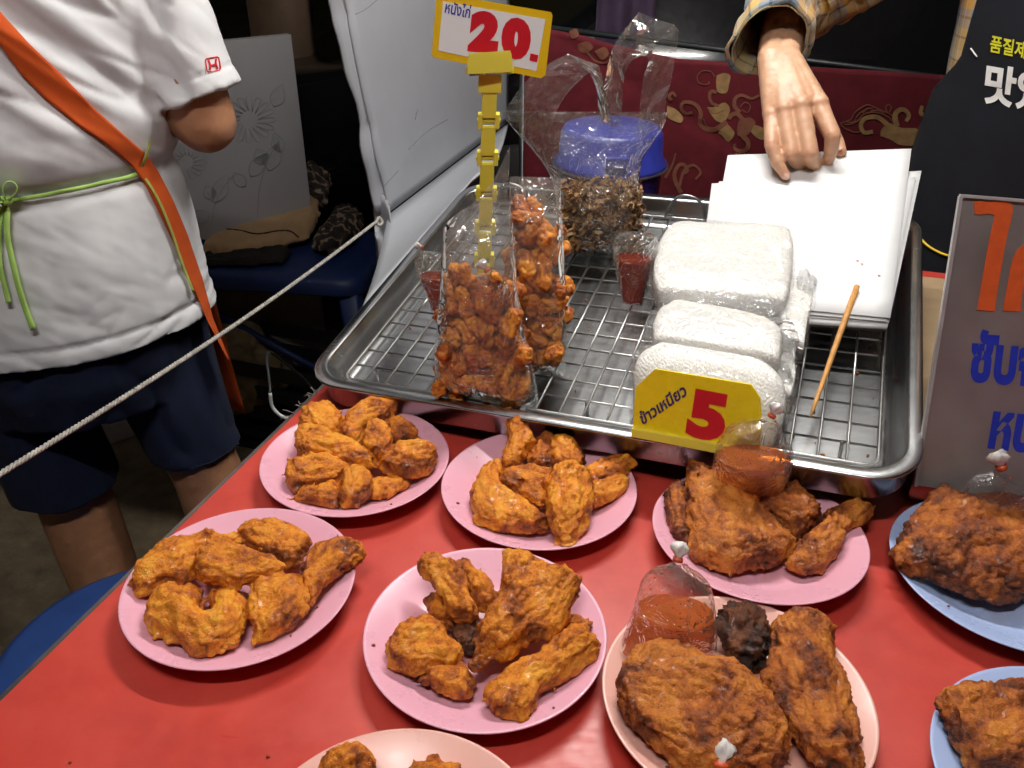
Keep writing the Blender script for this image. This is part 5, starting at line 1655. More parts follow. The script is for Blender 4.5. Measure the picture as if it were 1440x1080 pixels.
zr = lambda pts: Z(1170, 120, .1296, pts)
k, k2, k3 = MB(), MB(), MB()
for pts in ([(365,140),(420,122),(468,140),(460,200),(440,270),(375,268),(362,200)], [(290,382),(350,378),(425,345),(465,390),(450,450),(420,495),(370,490),(330,450)], [(440,500),(500,575),(455,645),(400,590),(380,570)],
            [(625,570),(650,520),(700,530),(760,570),(740,625),(680,620)], [(-10,370),(60,400),(110,460),(90,500),(30,480),(-10,450)]):
    blob(k, zl(pts))
blob(k2, zl([(520,540),(540,480),(620,460),(660,510),(600,590),(530,600)]))
for pts, a, b in (([(365,270),(325,260),(310,300),(330,350),(380,372)], 5, 4), ([(180,420),(130,430),(95,390),(110,345),(170,345),(220,375),(245,430),(235,500),(280,545),(340,555),(390,530),(440,490)], 4, 7),
                  ([(540,420),(500,370),(510,310),(560,290),(630,315),(690,290)], 6, 3), ([(455,470),(480,440),(520,430),(560,470),(600,520)], 6, 6), ([(500,660),(510,700),(560,715),(600,690),(600,640),(560,600)], 4, 7),
                  ([(95,1030),(55,950),(45,880),(80,820),(120,820),(145,860),(120,885)], 6, 4), ([(20,330),(5,300),(30,270),(55,300)], 5, 3)):
    scroll(k2, zl(pts), a, b)
for pts in ([(300,185),(310,200),(270,210),(225,190),(220,140),(260,105),(320,110),(350,150)], [(540,380),(580,345),(620,370),(600,420),(555,400)], [(265,470),(285,520),(340,540),(380,520)], [(300,390),(350,430),(430,400)]):
    scroll(k3, zl(pts), 1.4, 1.2)
for j in range(8):
    a, b = zl([(470 + j * 22, 738 + 6 * math.sin(j * 2))])[0]; blob(k3, [(a, b - 1.4), (a + 1.6, b), (a, b + 1.4), (a - 1.6, b)])
blob(k, zr([(525,550),(530,490),(600,410),(680,430),(760,460),(930,470),(930,560),(880,650),(720,640),(640,590)]))
for pts, a, b in (([(440,500),(350,510),(310,440),(340,370),(420,340),(500,350),(570,400),(610,440)], 5.5, 7), ([(700,440),(680,350),(690,300),(740,262),(800,275),(832,330),(800,390)], 8, 5), ([(960,470),(1000,400),(1010,330),(960,300),(975,220)], 7, 5)):
    scroll(k, zr(pts), a, b)
for pts in ([(90,410),(200,370),(240,300),(300,250),(380,210),(470,240),(560,280),(640,320),(700,400)], [(130,420),(200,420),(280,380),(330,320),(420,290),(520,300),(620,350),(690,430)], [(90,410),(130,460),(190,490),(260,510),(320,490)], [(600,300),(580,240),(610,210),(640,240),(620,290)],
            [(900,690),(905,800),(890,930)], [(940,720),(945,840),(930,950)], [(260,350),(300,300),(350,270)], [(330,300),(380,250),(440,250)], [(420,275),(500,270),(560,300)], [(160,400),(230,395),(260,360)]):
    scroll(k3, zr(pts), 1.8, 1.5)
for pts in ([(812,62),(826,58),(834,66),(826,74),(815,72)], [(836,72),(850,66),(856,76),(846,84)], [(800,44),(810,40),(814,50),(804,54)]): blob(k2, pts)
scroll(k2, [(826,74),(838,86),(852,88),(862,80)], 3, 2); scroll(k2, [(1320,225),(1335,215),(1345,230),(1335,245)], 5, 3)
scroll(k2, [(955,262),(962,240),(975,232),(985,242),(978,252)], 4, 3); scroll(k2, [(935,250),(945,232),(950,215)], 4, 2)
k3.build('thin_scroll', gold2, ba, False)['kind'] = 'stuff'
o = k.build('gold_scroll', gold, ba, False); o['kind'] = 'stuff'; o = k2.build('dull_scroll', gold2, ba, False); o['kind'] = 'stuff'

# ------------------------------------------------------------------ dark car parked behind the cloth
M_CARP = plain('black_car_paint', (0.006, 0.006, 0.007), 0.16, var=.1, Coat_Weight=0.25, Coat_Roughness=0.05, Specular_IOR_Level=0.25)
M_GLASS = plain('tinted_glass', (0.004, 0.005, 0.006), 0.06, var=0.0)
M_TYRE = plain('tyre_rubber', (0.012, 0.012, 0.012), 0.8)
car = newthing('parked_car', 'black parked car in the dark behind the maroon cloth', 'car', (1.3, 3.3, 0))
prof = [(-2.1, .30), (-2.12, .62), (-2.02, .78), (-1.15, .92), (-.55, 1.36), (.75, 1.40), (1.45, 1.02), (2.0, .94), (2.08, .62), (2.06, .30)]
rows_ = []
for w_, ins in ((-.86, .04), (-.82, 0.0), (-.60, 0.0), (.60, 0.0), (.82, 0.0), (.86, .04)):
    r_ = []
    for x, z in prof:
        zz = .30 + (z - .30) * (1 - ins * 1.2)
        ty_ = w_ * (1 - .20 * max(0, (zz - .9)))
        r_.append((1.3 + x * (1 - ins * .3), 3.3 + ty_, zz))
    rows_.append(np.array(r_))
v, f = rings(rows_); obj('body', mesh('body', v, f, True), M_CARP, car)
def carside(x, z, off): return np.array([1.3 + x, 3.3 - .82 * (1 - .20 * max(0, z - .9)) - off, z])
for xs in ([(-.98,.95),(-.50,1.30),(.02,1.32),(.02,.96)], [(.08,.96),(.08,1.32),(.70,1.33),(1.22,1.02),(1.2,.98)]):
    P = [carside(x, z, .004) for x, z in xs]
    v, f = sheet(P, .006, (0, -1, 0)); obj('side_window', mesh('w', v, f, False), M_GLASS, car)
for x in (-.15, .95):
    MB().box(carside(x, .88, .012), AX, (.09, .008, .012)).build('door_handle', M_STEEL, car, False)
for xs in ((-1.9, 1.9),):
    MB().box(carside(0, .60, .006), AX, (1.3, .006, .02)).build('side_moulding', M_STEEL, car, False)
for x in (-1.3, 1.3):
    for y in (-.78, .78):
        a = np.linspace(0, 2 * math.pi, 40, endpoint=False)
        R = [np.stack([1.3 + x + r_ * np.cos(a), 0 * a + 3.3 + y + o_, .315 + r_ * np.sin(a)], 1) for r_, o_ in ((.18, -.10), (.29, -.10), (.315, -.07), (.315, .07), (.29, .10), (.18, .10))]
        v, f = rings(R); wh = obj('wheel', mesh('t', v, f), M_TYRE, car)
        MB().tube([(1.3 + x, 3.3 + y - .104, .315), (1.3 + x, 3.3 + y + .104, .315)], .17, 24).build('rim', M_STEEL, wh)

pv = aty(877, 60, 2.35)
def purp(s, t): return np.array([pv[0] - .075 + .15 * s, pv[1] + .015 * math.sin(s * 12), .55 + .8 * t])
v, f = grid_sheet(purp, 24, 6, .002, (0, -1, 0))
o = obj('purple_cloth', mesh('p', v, f), fabric('dark_purple_cloth', (.055, .035, .065), .2)); tag(o, 'dim purple cloth hanging in front of the dark car', 'cloth')

# ------------------------------------------------------------------ people helpers
def bvh_of(objs):
    V, F, n = [], [], 0
    for o in objs:
        P = co_of(o.data) + ORG[o.name]
        V.append(P); F += [tuple(i + n for i in p.vertices) for p in o.data.polygons]; n += len(P)
    return BVHTree.FromPolygons([tuple(p) for p in np.concatenate(V)], F)
def hit(bv, u, v, fallbackY=None):
    d = unit(ray(u, v))
    h = bv.ray_cast(Vector(CAM), Vector(d))
    if h[0] is None:
        return None if fallbackY is None else aty(u, v, fallbackY)
    return np.array(h[0])
def band(bv, Lp, Rp, n, cols, off, thick, fy, sm=5):
    L_ = resample(Lp, n); R_ = resample(Rp, n)
    D = np.full((n, cols), np.nan)
    for i in range(n):
        for c in range(cols):
            u, v = L_[i] + (R_[i] - L_[i]) * c / (cols - 1)
            h = hit(bv, u, v)
            if h is not None: D[i, c] = h[1]
    for c in range(cols):
        a = D[:, c]; ok = ~np.isnan(a)
        if ok.sum() == 0: a[:] = fy
        else: D[:, c] = np.interp(np.arange(n), np.where(ok)[0], a[ok])
    Dp = np.pad(D, ((sm, sm), (0, 0)), 'edge')
    Dm = np.array([np.minimum(Dp[i:i + 2 * sm + 1].mean(0), D[i]) for i in range(n)])
    P = np.array([[aty(*(L_[i] + (R_[i] - L_[i]) * c / (cols - 1)), Dm[i, c]) for c in range(cols)] for i in range(n)])
    dirs = CAM - P; dirs /= np.linalg.norm(dirs, axis=2)[:, :, None]
    top = P + dirs * off; bot = P + dirs * (off - thick)
    def fn(s, t): return top[int(round(t * (n - 1))), int(round(s * (cols - 1)))]
    v = np.concatenate([top.reshape(-1, 3), bot.reshape(-1, 3)]); n2 = n * cols; f = []
    for j in range(n - 1):
        for i in range(cols - 1):
            q_ = j * cols + i
            f.append((q_, q_ + 1, q_ + cols + 1, q_ + cols)); f.append((n2 + q_ + cols, n2 + q_ + cols + 1, n2 + q_ + 1, n2 + q_))
    e = [j for j in range(cols)] + [j * cols + cols - 1 for j in range(1, n)] + [(n - 1) * cols + j for j in range(cols - 2, -1, -1)] + [j * cols for j in range(n - 2, 0, -1)]
    for x, y in zip(e, e[1:] + e[:1]): f.append((y, x, n2 + x, n2 + y))
    return v, f
def oval(c, a1, a2, r1, r2, n=36):
    a = np.linspace(0, 2 * math.pi, n, endpoint=False)
    return np.asarray(c) + np.outer(np.cos(a) * r1, a1) + np.outer(np.sin(a) * r2, a2)
def fingers(mb, wrist, d, up, side, s=1.0, curl=.5):
    palm = wrist + d * .055 * s
    for off in (-.03, -.01, .012, .032):
        capsule(mb, wrist + side * off * .55 * s, wrist + d * .09 * s + side * off * s, .014 * s, .0115 * s)
        p0 = wrist + d * .09 * s + side * off * s
        p1 = p0 + (d * math.cos(curl) - up * math.sin(curl)) * .04 * s
        p2 = p1 + (d * math.cos(curl * 2.2) - up * math.sin(curl * 2.2)) * .028 * s
        capsule(mb, p0, p1, .0105 * s, .0092 * s); capsule(mb, p1, p2, .0092 * s, .0078 * s)
    t0 = wrist + d * .02 * s - side * .025 * s
    t1 = t0 + (d * .6 - side * .7) * .045 * s; t2 = t1 + (d * .85 - side * .2 - up * .3) * .035 * s
    capsule(mb, t0, t1, .015 * s, .0115 * s); capsule(mb, t1, t2, .0115 * s, .009 * s)
def head(mb, c, fw, up=UP):
    sd = np.cross(fw, up)
    mb.ball(c + up * .03, (.076, .076, .085), 3); mb.ball(c + fw * .022 - up * .05, (.055, .055, .06), 3)
    mb.ball(c + fw * .035 - up * .085, (.03, .03, .022), 2)
    capsule(mb, c + fw * .085 + up * .01, c + fw * .100 - up * .025, .010, .014)
    for s in (-1, 1):
        mb.ball(c + sd * s * .076 - up * .012, (.012, .018, .03), 2)
        mb.ball(c + sd * s * .034 + fw * .072 + up * .008, .014, 2)
    mb.ball(c + fw * .083 - up * .055, (.022, .022, .009), 2)

# ------------------------------------------------------------------ person with white shirt and orange apron, seen from behind
F1 = unit([-0.5, 0.866, 0]); R1v = np.array([0.866, 0.5, 0]); PC = np.array([-0.603, 1.045, 0])
p1 = newthing('person', 'person seen from behind in white T-shirt, orange apron and navy shorts', 'person', PC, 'people working at the stall')
mb = MB()
v, f = rings([oval(PC + UP * z + F1 * o, R1v, F1, a, b) for z, a, b, o in ((.68, .125, .10, 0), (.75, .165, .12, 0), (.9, .155, .105, 0), (1.1, .165, .105, 0), (1.25, .16, .09, 0), (1.32, .10, .07, 0), (1.36, .05, .05, 0))]); mb.add(v, f)
capsule(mb, PC + UP * 1.33, PC + UP * 1.45 + F1 * .02, .055, .05, 2)
HC = PC + UP * 1.53 + F1 * .03
head(mb, HC, F1)
sh_r = np.array([-0.452, 1.118, 1.255]); el_r = aty(289, 172, 1.085); wr_r = el_r + F1 * .20 + UP * .06 - R1v * .10
chain(mb, [sh_r, el_r], [.05, .040], 2); chain(mb, [el_r, wr_r], [.039, .027], 2)
fingers(mb, wr_r, unit(wr_r - el_r), UP, R1v, 1, .5)
sh_l = PC - R1v * .17 + UP * 1.255; el_l = sh_l + F1 * .05 - UP * .25 - R1v * .05; wr_l = el_l + F1 * .2 + UP * .06 + R1v * .1
chain(mb, [sh_l, el_l], [.05, .040], 2); chain(mb, [el_l, wr_l], [.039, .027], 2)
fingers(mb, wr_l, unit(wr_l - el_l), UP, -R1v, 1, .5)
LEGS = [([-.525, 1.070, .72], [-.462, 1.050, .45], [-.452, 1.075, .075]), ([-.690, 1.0, .72], [-.650, .998, .45], [-.642, 1.02, .075])]
for hp_, kn, an in LEGS:
    hp_, kn, an = map(np.array, (hp_, kn, an))
    chain(mb, [hp_, kn], [.062, .053], 2)
    chain(mb, [kn, kn * .68 + an * .32 - F1 * .018, an], [.056, .055, .034], 2)
    capsule(mb, an - UP * .03 - F1 * .03, an + F1 * .13 - UP * .045, .034, .024, 2)
me = remesh(mb, .0065, 4)
obj('body', me, M_SKIN_L, p1)
for hp_, kn, an in LEGS:
    an = np.array(an)
    R = [rr_ring(an + F1 * .05 + UP * (z - an[2]), np.array([R1v, F1, UP]), .045, .135, .04) for z in (.002, .014)]
    v, f = rings(R); obj('sandal', mesh('s', v, f), M_BLACKPL, p1)
hb = MB()
for j in range(60):
    d_ = unit(RNG.normal(size=3)); 
    if d_ @ F1 > .55 and d_[2] < .5: continue
    if d_[2] < -.35: continue
    hb.ball(HC + UP * .035 + d_ * np.array([.075, .075, .082]), .02, 1)
hb.ball(HC + UP * .045 - F1 * .012, (.081, .081, .083), 3)
obj('hair', remesh(hb, .005, 2), M_HAIR, p1)

# shorts
mb = MB()
v, f = rings([oval(PC + UP * z, R1v, F1, a, b) for z, a, b in ((.64, .150, .130), (.70, .172, .145), (.78, .178, .145), (.86, .172, .13))]); mb.add(v, f)
for hp_, kn, an, rr0, hz in ((*LEGS[0], .078, .525), (*LEGS[1], .084, .492)):
    hp_, kn = np.array(hp_), np.array(kn)
    t = (hz - hp_[2]) / (kn[2] - hp_[2]); e_ = hp_ + (kn - hp_) * t
    top = hp_ + UP * .03
    v, f = rings([oval(top + (e_ - top) * s, R1v, F1, r_, r_ * .98) for s, r_ in ((0, .088), (.35, rr0), (.75, rr0 * .93), (1, rr0 * .90))]); mb.add(v, f)
me = remesh(mb, .005, 5)
P = co_of(me); N = no_of(me)
ang = P @ R1v
d = .006 * fbm(P * [14, 14, 6], 3, 61) - .006 * np.exp(-np.abs(pn(P * [16, 16, 5], 62)) * 7)
set_co(me, P + N * d[:, None]); obj('shorts', me, M_SHORTS, p1)

# T-shirt
mb = MB()
TR = [(.748, .190, .152), (.762, .191, .152), (.80, .188, .147), (.88, .181, .138), (.945, .172, .128), (1.0, .178, .130), (1.08, .187, .132), (1.17, .196, .130), (1.25, .196, .118), (1.31, .155, .095), (1.345, .075, .065)]
v, f = rings([oval(PC + UP * z - F1 * .004, R1v, F1, a, b, 48) for z, a, b in TR]); mb.add(v, f)
sl_e = aty(284, 136, 1.088)
sl0 = np.array([-0.475, 1.105, 1.27])
ax_ = unit(sl_e - sl0); s1 = unit(np.cross(ax_, UP)); s2 = np.cross(ax_, s1)
v, f = rings([oval(sl0 + (sl_e - sl0) * t, s1, s2, r_, r_ * 1.0) for t, r_ in ((-.15, .066), (.25, .064), (.6, .057), (.9, .0535), (1.0, .0535))]); mb.add(v, f)
sl1 = PC - R1v * .155 + UP * 1.27; sl1e = sl1 + (el_l - sl_l if False else (el_l - sl1)) * .62
ax2 = unit(sl1e - sl1); t1 = unit(np.cross(ax2, UP)); t2 = np.cross(ax2, t1)
v, f = rings([oval(sl1 + (sl1e - sl1) * t, t1, t2, r_, r_) for t, r_ in ((-.15, .066), (.3, .063), (.7, .056), (1.0, .0535))]); mb.add(v, f)
me = remesh(mb, .0038, 3)
P = co_of(me); N = no_of(me)
s_ = (P - PC) @ R1v; z_ = P[:, 2]
wv_ = 0.22 * pn(P * 5, 71)
sl_t = (P - sl0) @ ax_; sl_d = np.linalg.norm((P - sl0) - np.outer(sl_t, ax_), axis=1)
on_sleeve = smooth01(s_, .165, .20) * (z_ > .98)
# diagonal pull folds from the shoulder blade towards the armpit
q_ = (s_ * .62 + z_ * .78)
along = (s_ * .78 - z_ * .62)
up_m = smooth01(z_, .985, 1.06) * (1 - on_sleeve * .7) * smooth01(s_, -.16, .02)
f1 = np.sin((q_ / .052 + wv_ * 2.6 + along * 2.5) * 2 * math.pi)
f1 = np.sign(f1) * np.abs(f1) ** .8
f2 = np.exp(-np.abs(pn(np.c_[q_ * 24, along * 5, np.zeros(len(P))] + wv_[:, None], 72)) * 6)
d = up_m * (.0075 * f1 * (.35 + 1.2 * np.abs(pn(P * 7, 73))) - .0085 * f2)
# gathers above and below the tied waist
wz = np.exp(-((z_ - .955) / .05) ** 2); wz2 = np.exp(-((z_ - .885) / .055) ** 2)
g = pn(np.c_[s_ * 24, ((P - PC) @ F1) * 24, z_ * 5], 74)
d += (.0040 * g) * wz2 + .0055 * g * wz - .008 * np.exp(-((z_ - .953) / .012) ** 2)
# slack over the small of the back
d += .010 * np.exp(-((z_ - 1.01) / .035) ** 2) * (.6 + pn(P * [9, 9, 5], 75))
# hem creases
hm = np.exp(-((z_ - .795) / .035) ** 2)
d += -.0028 * hm * np.exp(-np.abs(pn(np.c_[s_ * 6, z_ * 26 + s_ * 4, ((P - PC) @ F1) * 5], 76)) * 6)
d += -.0034 * smooth01(s_, -.02, .12) * (1 - smooth01(z_, .80, .86)) * np.exp(-np.abs(pn(np.c_[(z_ - s_ * .55) * 30, (s_ + z_) * 5, P[:, 1] * 3], 83)) * 7)
d += .0012 * np.exp(-((z_ - .772) / .004) ** 2) * -1
d += .0009 * fbm(np.c_[q_ * 70, along * 16, z_ * 20], 2, 85) + .0045 * pn(P * 6.5, 77) + .0016 * fbm(P * 17, 2, 79) - .0016 * np.exp(-np.abs(pn(np.c_[q_ * 13, along * 4, z_ * 3], 78)) * 9)
# seam line of the sleeve hem and armhole
L_s = np.linalg.norm(sl_e - sl0)
d += -.0020 * np.exp(-((sl_t - L_s + .022) / .0022) ** 2) * on_sleeve - .0016 * np.exp(-((z_ - .774) / .002) ** 2) * (1 - on_sleeve)
arm_d = s_ - .165 - (z_ - 1.1) * -.05
d += -.010 * np.exp(-(arm_d / .012) ** 2) * smooth01(z_, 1.02, 1.06) * (1 - smooth01(z_, 1.16, 1.24))
set_co(me, P + N * d[:, None])
shirt = obj('t_shirt', me, M_SHIRT, p1)
bv = bvh_of([shirt])

# apron: strap across the back, side panel, front panel, bindings and bow
up_e = [(-150,-118),(-80,-54),(-20,-2),(0,16),(40,60),(90,108),(130,150),(170,186),(205,216),(222,240),(243,280),(264,330),(285,392),(300,448),(323,506)]
lo_e = [(-172,-70),(-92,-20),(-20,36),(0,64),(30,105),(65,140),(110,176),(150,203),(183,231),(200,252),(222,295),(248,350),(272,405),(292,452),(321,507)]
v, f = band(bv, lo_e, up_e, 120, 9, .0045, .0022, 1.06); obj('apron_strap', mesh('a', v, f), M_ORANGE, p1)
rows_ = []
for z, a, b in ((.48, .235, .19), (.60, .225, .185), (.74, .216, .182), (.88, .202, .16), (.97, .190, .146), (1.06, .18, .142), (1.16, .15, .142)):
    lim = 1.15 if z < 1 else (1.0 if z < 1.1 else .6)
    rows_.append([PC + UP * z + R1v * a * math.sin(t) + F1 * b * math.cos(t) for t in np.linspace(-lim, lim, 30)])
rows_ = np.array(rows_)
def apf(s, t):
    i = t * (len(rows_) - 1); i0 = min(int(i), len(rows_) - 2); w_ = i - i0; j = int(round(s * 29))
    return rows_[i0][j] * (1 - w_) + rows_[i0 + 1][j] * w_
v, f = grid_sheet(apf, 30, 20, .002, F1); obj('apron_front', mesh('a', v, f), M_ORANGE, p1)
def offs(pts, w_): 
    P = np.array(pts, float); T = np.gradient(P, axis=0); T /= np.linalg.norm(T, axis=1)[:, None]; Nn = np.c_[-T[:, 1], T[:, 0]]
    return P + Nn * w_ / 2, P - Nn * w_ / 2
def tape(name, pts, w_, mat, off=.0065, n=50):
    P = spline(pts, 60)
    a, b = offs(P, w_)
    v, f = band(bv, a, b, n, 3, off, .0018, 1.06, 3)
    return obj(name, mesh(name, v, f), mat, p1)
tape('waist_tie', [(198,243),(178,250),(150,256),(120,263),(90,269),(60,275),(35,279),(10,283)], 6.5, M_GREEN, .009)
tape('binding', [(211,198),(208,212),(203,226),(198,243)], 4.5, M_OLIVE, .010)
tape('binding', [(198,243),(212,262),(228,292),(243,330),(252,358),(262,385),(272,410)], 4.0, M_OLIVE, .0095)
tape('tie_end', [(6,286),(10,300),(10,330),(18,370),(28,410),(38,440),(47,463)], 9, M_GREEN, .010)
tape('tie_end', [(2,290),(-2,330),(0,375),(6,400),(12,426)], 8, M_GREEN, .009)
h0 = hit(bv, 14, 270, 1.0)
kk = MB()
toC = unit(CAM - h0)
for pts in ([(8,282),(4,268),(8,257),(18,256),(24,264),(20,274),(10,281)], [(6,283),(-6,272),(-20,268),(-26,278),(-14,288),(4,284)]):
    P = spline([onplane(u, v_, h0 + toC * .012, toC) for u, v_ in pts], 26)
    P = P + np.outer(np.sin(np.linspace(0, math.pi, 26)) * .010, toC)
    v, f = ribbon(P + UP * 0 + toC * .0045, P - toC * .0045, .0016); kk.add(v, f)
kk.ball(onplane(8, 282, h0 + toC * .010, toC), (.007, .007, .006), 2)
kk.build('bow', M_GREEN, p1)
# emblem printed on the sleeve: red rounded square with a letter H
def sl_px(u, v_):
    h = hit(bv, u, v_, 1.06); return h + unit(CAM - h) * .0012
em = MB()
ec, ea = np.array([299.5, 90.5]), -0.16
def E_(a, b):
    ca, sa = math.cos(ea), math.sin(ea)
    return (ec[0] + a * ca - b * sa, ec[1] + a * sa + b * ca)
def em_line(pts, w_):
    P = resample(np.array([E_(*p) for p in pts]), max(6, len(pts) * 2))
    a, b = offs(P, w_)
    v, f = ribbon([sl_px(*p) for p in a], [sl_px(*p) for p in b], .0005); em.add(v, f)
rp_ = []
for cx, cy, a0 in ((7, 7, 0), (-7, 7, 90), (-7, -7, 180), (7, -7, 270)):
    for a in np.linspace(a0, a0 + 90, 4): rp_.append((cx + 2.6 * math.cos(math.radians(a)), cy + 2.6 * math.sin(math.radians(a))))
rp_.append(rp_[0]); em_line(rp_, 1.5)
em_line([(-5.4, -7), (-4.2, -2), (-4.2, 2), (-5.6, 7.5)], 2.4); em_line([(5.4, -7), (4.2, -2), (4.2, 2), (5.6, 7.5)], 2.4); em_line([(-4, 1.0), (4, 1.0)], 2.6)
em.build('emblem', M_REDP, p1, False)

# ------------------------------------------------------------------ vendor in black apron and plaid shirt reaching for the paper
VC = np.array([0.86, 1.36, 0.0]); VF = unit([-0.30, -0.954, 0]); VS = np.array([0.954, -0.30, 0])
p2 = newthing('person', 'vendor in plaid shirt and black apron with Korean letters, reaching for white paper', 'person', VC, 'people working at the stall')
W = aty(1093, 84, 1.20)
ELB = np.array([0.425, 1.41, 1.115]); SHO = VC - VS * .19 + UP * 1.33
hm_ = MB()
J = lambda u, v_, Y: aty(u, v_, Y)
wl, wr = J(1084, 84, 1.195), J(1107, 82, 1.200)
mcp = [J(1085, 163, 1.128), J(1102, 155, 1.122), J(1126, 149, 1.118), J(1151, 147, 1.122)]
mr = [.0122, .0132, .0140, .0138]
for i, (m_, r_) in enumerate(zip(mcp, mr)):
    w0 = wl + (wr - wl) * (i / 3)
    capsule(hm_, w0, m_, .0185, r_, 2)
    if i < 3:
        w1, m1 = wl + (wr - wl) * ((i + .5) / 3), (m_ + mcp[i + 1]) / 2
        capsule(hm_, w1, w1 + (m1 - w1) * .90, .0185, (r_ + mr[i + 1]) / 2, 2)
for i in range(3): capsule(hm_, mcp[i] - unit(mcp[i] - W) * .018 + [0, .006, -.004], mcp[i + 1] - unit(mcp[i + 1] - W) * .018 + [0, .006, -.004], mr[i] * .9, mr[i + 1] * .9, 2)
# thumb side pad
capsule(hm_, wr + np.array([.004, .012, -.012]), J(1150, 160, 1.155), .018, .0135, 2)
FING = [([mcp[0], J(1085, 205, 1.090), J(1094, 230, 1.076), J(1105, 247, 1.068)], [.0112, .0096, .0084, .0066]),
        ([mcp[1], J(1113, 216, 1.078), J(1121, 229, 1.094), J(1131, 238, 1.112)], [.0122, .0106, .0092, .0072]),
        ([mcp[2], J(1139, 215, 1.072), J(1145, 231, 1.092), J(1147, 239, 1.112)], [.0130, .0112, .0095, .0074]),
        ([mcp[3], J(1171, 191, 1.083), J(1168, 214, 1.086), J(1164, 226, 1.096)], [.0126, .0108, .0093, .0074]),
        ([wr + np.array([.010, .014, -.018]), J(1160, 172, 1.165), J(1174, 197, 1.135), J(1182, 213, 1.110)], [.0165, .0125, .0110, .0082])]
for pts, rad in FING: chain(hm_, pts, rad, 2)
for i, (m_, r_) in enumerate(zip(mcp, mr)):
    hm_.ball(m_ + np.array([0, -.0012, .0012]), r_ * .98, 2)
fa = ELB - W
fd = unit(fa)
for k_s, r0, r1 in ((-1, .0175, .026), (1, .0185, .026)):
    o_ = (wr - wl) / 2 * k_s * .9
    capsule(hm_, W + o_, W + fd * .11 + o_ * 1.0, r0, r1, 2)
capsule(hm_, W + fd * .10, ELB, .034, .042, 2)
hand_me = remesh(hm_, .0016, 14)
P = co_of(hand_me); N = no_of(hand_me)
# tendons on the back of the hand, creases at knuckles, veins
d = 0
for i, m_ in enumerate(mcp):
    w0 = wl + (wr - wl) * (.25 + .5 * i / 3)
    ab = m_ - w0; t = np.clip(((P - w0) @ ab) / (ab @ ab), 0, 1.0)
    dist = np.linalg.norm(P - (w0 + t[:, None] * ab) + np.outer(np.ones(len(P)), [0, 0, 0]), axis=1)
    facing = smooth01(N @ unit(CAM - W), .2, .7)
    lat = np.abs((P - (w0 + t[:, None] * ab)) @ unit(np.cross(ab, CAM - W)))
    d = d + .00035 * np.exp(-(lat / .0034) ** 2) * facing * smooth01(t, .3, .7) * (1 - smooth01(t, .85, 1.0)) * (dist < .03)
for pts, rad in FING[:4]:
    for jn_, rr_ in ((1, .011), (2, .009)):
        c_ = np.array(pts[jn_]); ax2_ = unit(np.array(pts[jn_]) - np.array(pts[jn_ - 1]))
        t = (P - c_) @ ax2_; near = np.linalg.norm(P - c_, axis=1) < .02
        d = d - .0004 * near * (np.sin(t / .0022) > .3) * np.exp(-(t / .006) ** 2)
d = d + .0005 * fbm(P * 90, 2, 5)
set_co(hand_me, P + N * d[:, None])
# the rest of the body, joined to the same continuous mesh object
mb = MB()
v, f = rings([oval(VC + UP * z, VS, VF, a, b) for z, a, b in ((.70, .16, .12), (.85, .165, .12), (1.0, .155, .105), (1.2, .165, .105), (1.32, .16, .085), (1.39, .09, .065), (1.42, .05, .05))]); mb.add(v, f)
capsule(mb, VC + UP * 1.38, VC + UP * 1.50 + VF * .02, .055, .05, 2)
VH = VC + UP * 1.60 + VF * .04
head(mb, VH, VF)
chain(mb, [SHO, ELB], [.05, .042], 2)
sh2 = VC + VS * .19 + UP * 1.33; e2 = sh2 - UP * .27 + VF * .05; w2 = e2 + VF * .22 - UP * .03
chain(mb, [sh2, e2], [.05, .042], 2); chain(mb, [e2, w2], [.04, .026], 2); fingers(mb, w2, VF, UP, -VS, 1, .4)
for s in (-1, 1):
    h_ = VC + VS * s * .085 + UP * .74; kn = VC + VS * s * .09 + UP * .44 + VF * .02; an = VC + VS * s * .09 + UP * .075
    chain(mb, [h_, kn, an], [.088, .058, .036], 2)
    capsule(mb, an - UP * .03 - VF * .03, an + VF * .13 - UP * .045, .034, .024, 2)
rest = remesh(mb, .009, 4)
P = np.concatenate([co_of(hand_me), co_of(rest)]); nh = len(hand_me.vertices)
F_ = [tuple(p.vertices) for p in hand_me.polygons] + [tuple(i + nh for i in p.vertices) for p in rest.polygons]
bme = mesh('body', P, F_)
fl_ = np.zeros(len(P))
for pts, rad in FING:
    for jn_, wt, sg in ((0, .7, .013), (1, .8, .010), (2, .6, .008), (3, 1.0, .010)):
        fl_ = np.maximum(fl_, wt * np.exp(-(np.linalg.norm(P - np.array(pts[jn_]), axis=1) / sg / 1.2) ** 2))
fattr(bme, 'flush', fl_)
obj('body', bme, M_HAND, p2)
# fingernails
M_NAIL = plain('fingernail', (0.66, 0.42, 0.34), 0.28, var=.05)
for pts, rad in (FING[0], FING[4]):
    tip = np.array(pts[3]); ax_t = unit(tip - np.array(pts[2])); nrm_ = unit(CAM - tip); nrm_ = unit(nrm_ - ax_t * (nrm_ @ ax_t)); sd = np.cross(ax_t, nrm_)
    a = np.linspace(0, 2 * math.pi, 16, endpoint=False)
    R = [tip + ax_t * .001 + nrm_ * (rad[3] * .86 + hgt) + np.outer(np.cos(a) * .0052 * s_k, ax_t) + np.outer(np.sin(a) * .0040 * s_k, sd) - np.outer(np.sin(a) ** 2 * .0014 * s_k, nrm_) for s_k, hgt in ((1, 0), (.9, .0006), (.4, .0008))]
    v, f = rings(R); obj('fingernail', mesh('n', v, f), M_NAIL, p2)
hb = MB(); hb.ball(VH + UP * .045 - VF * .014, (.082, .082, .083), 3)
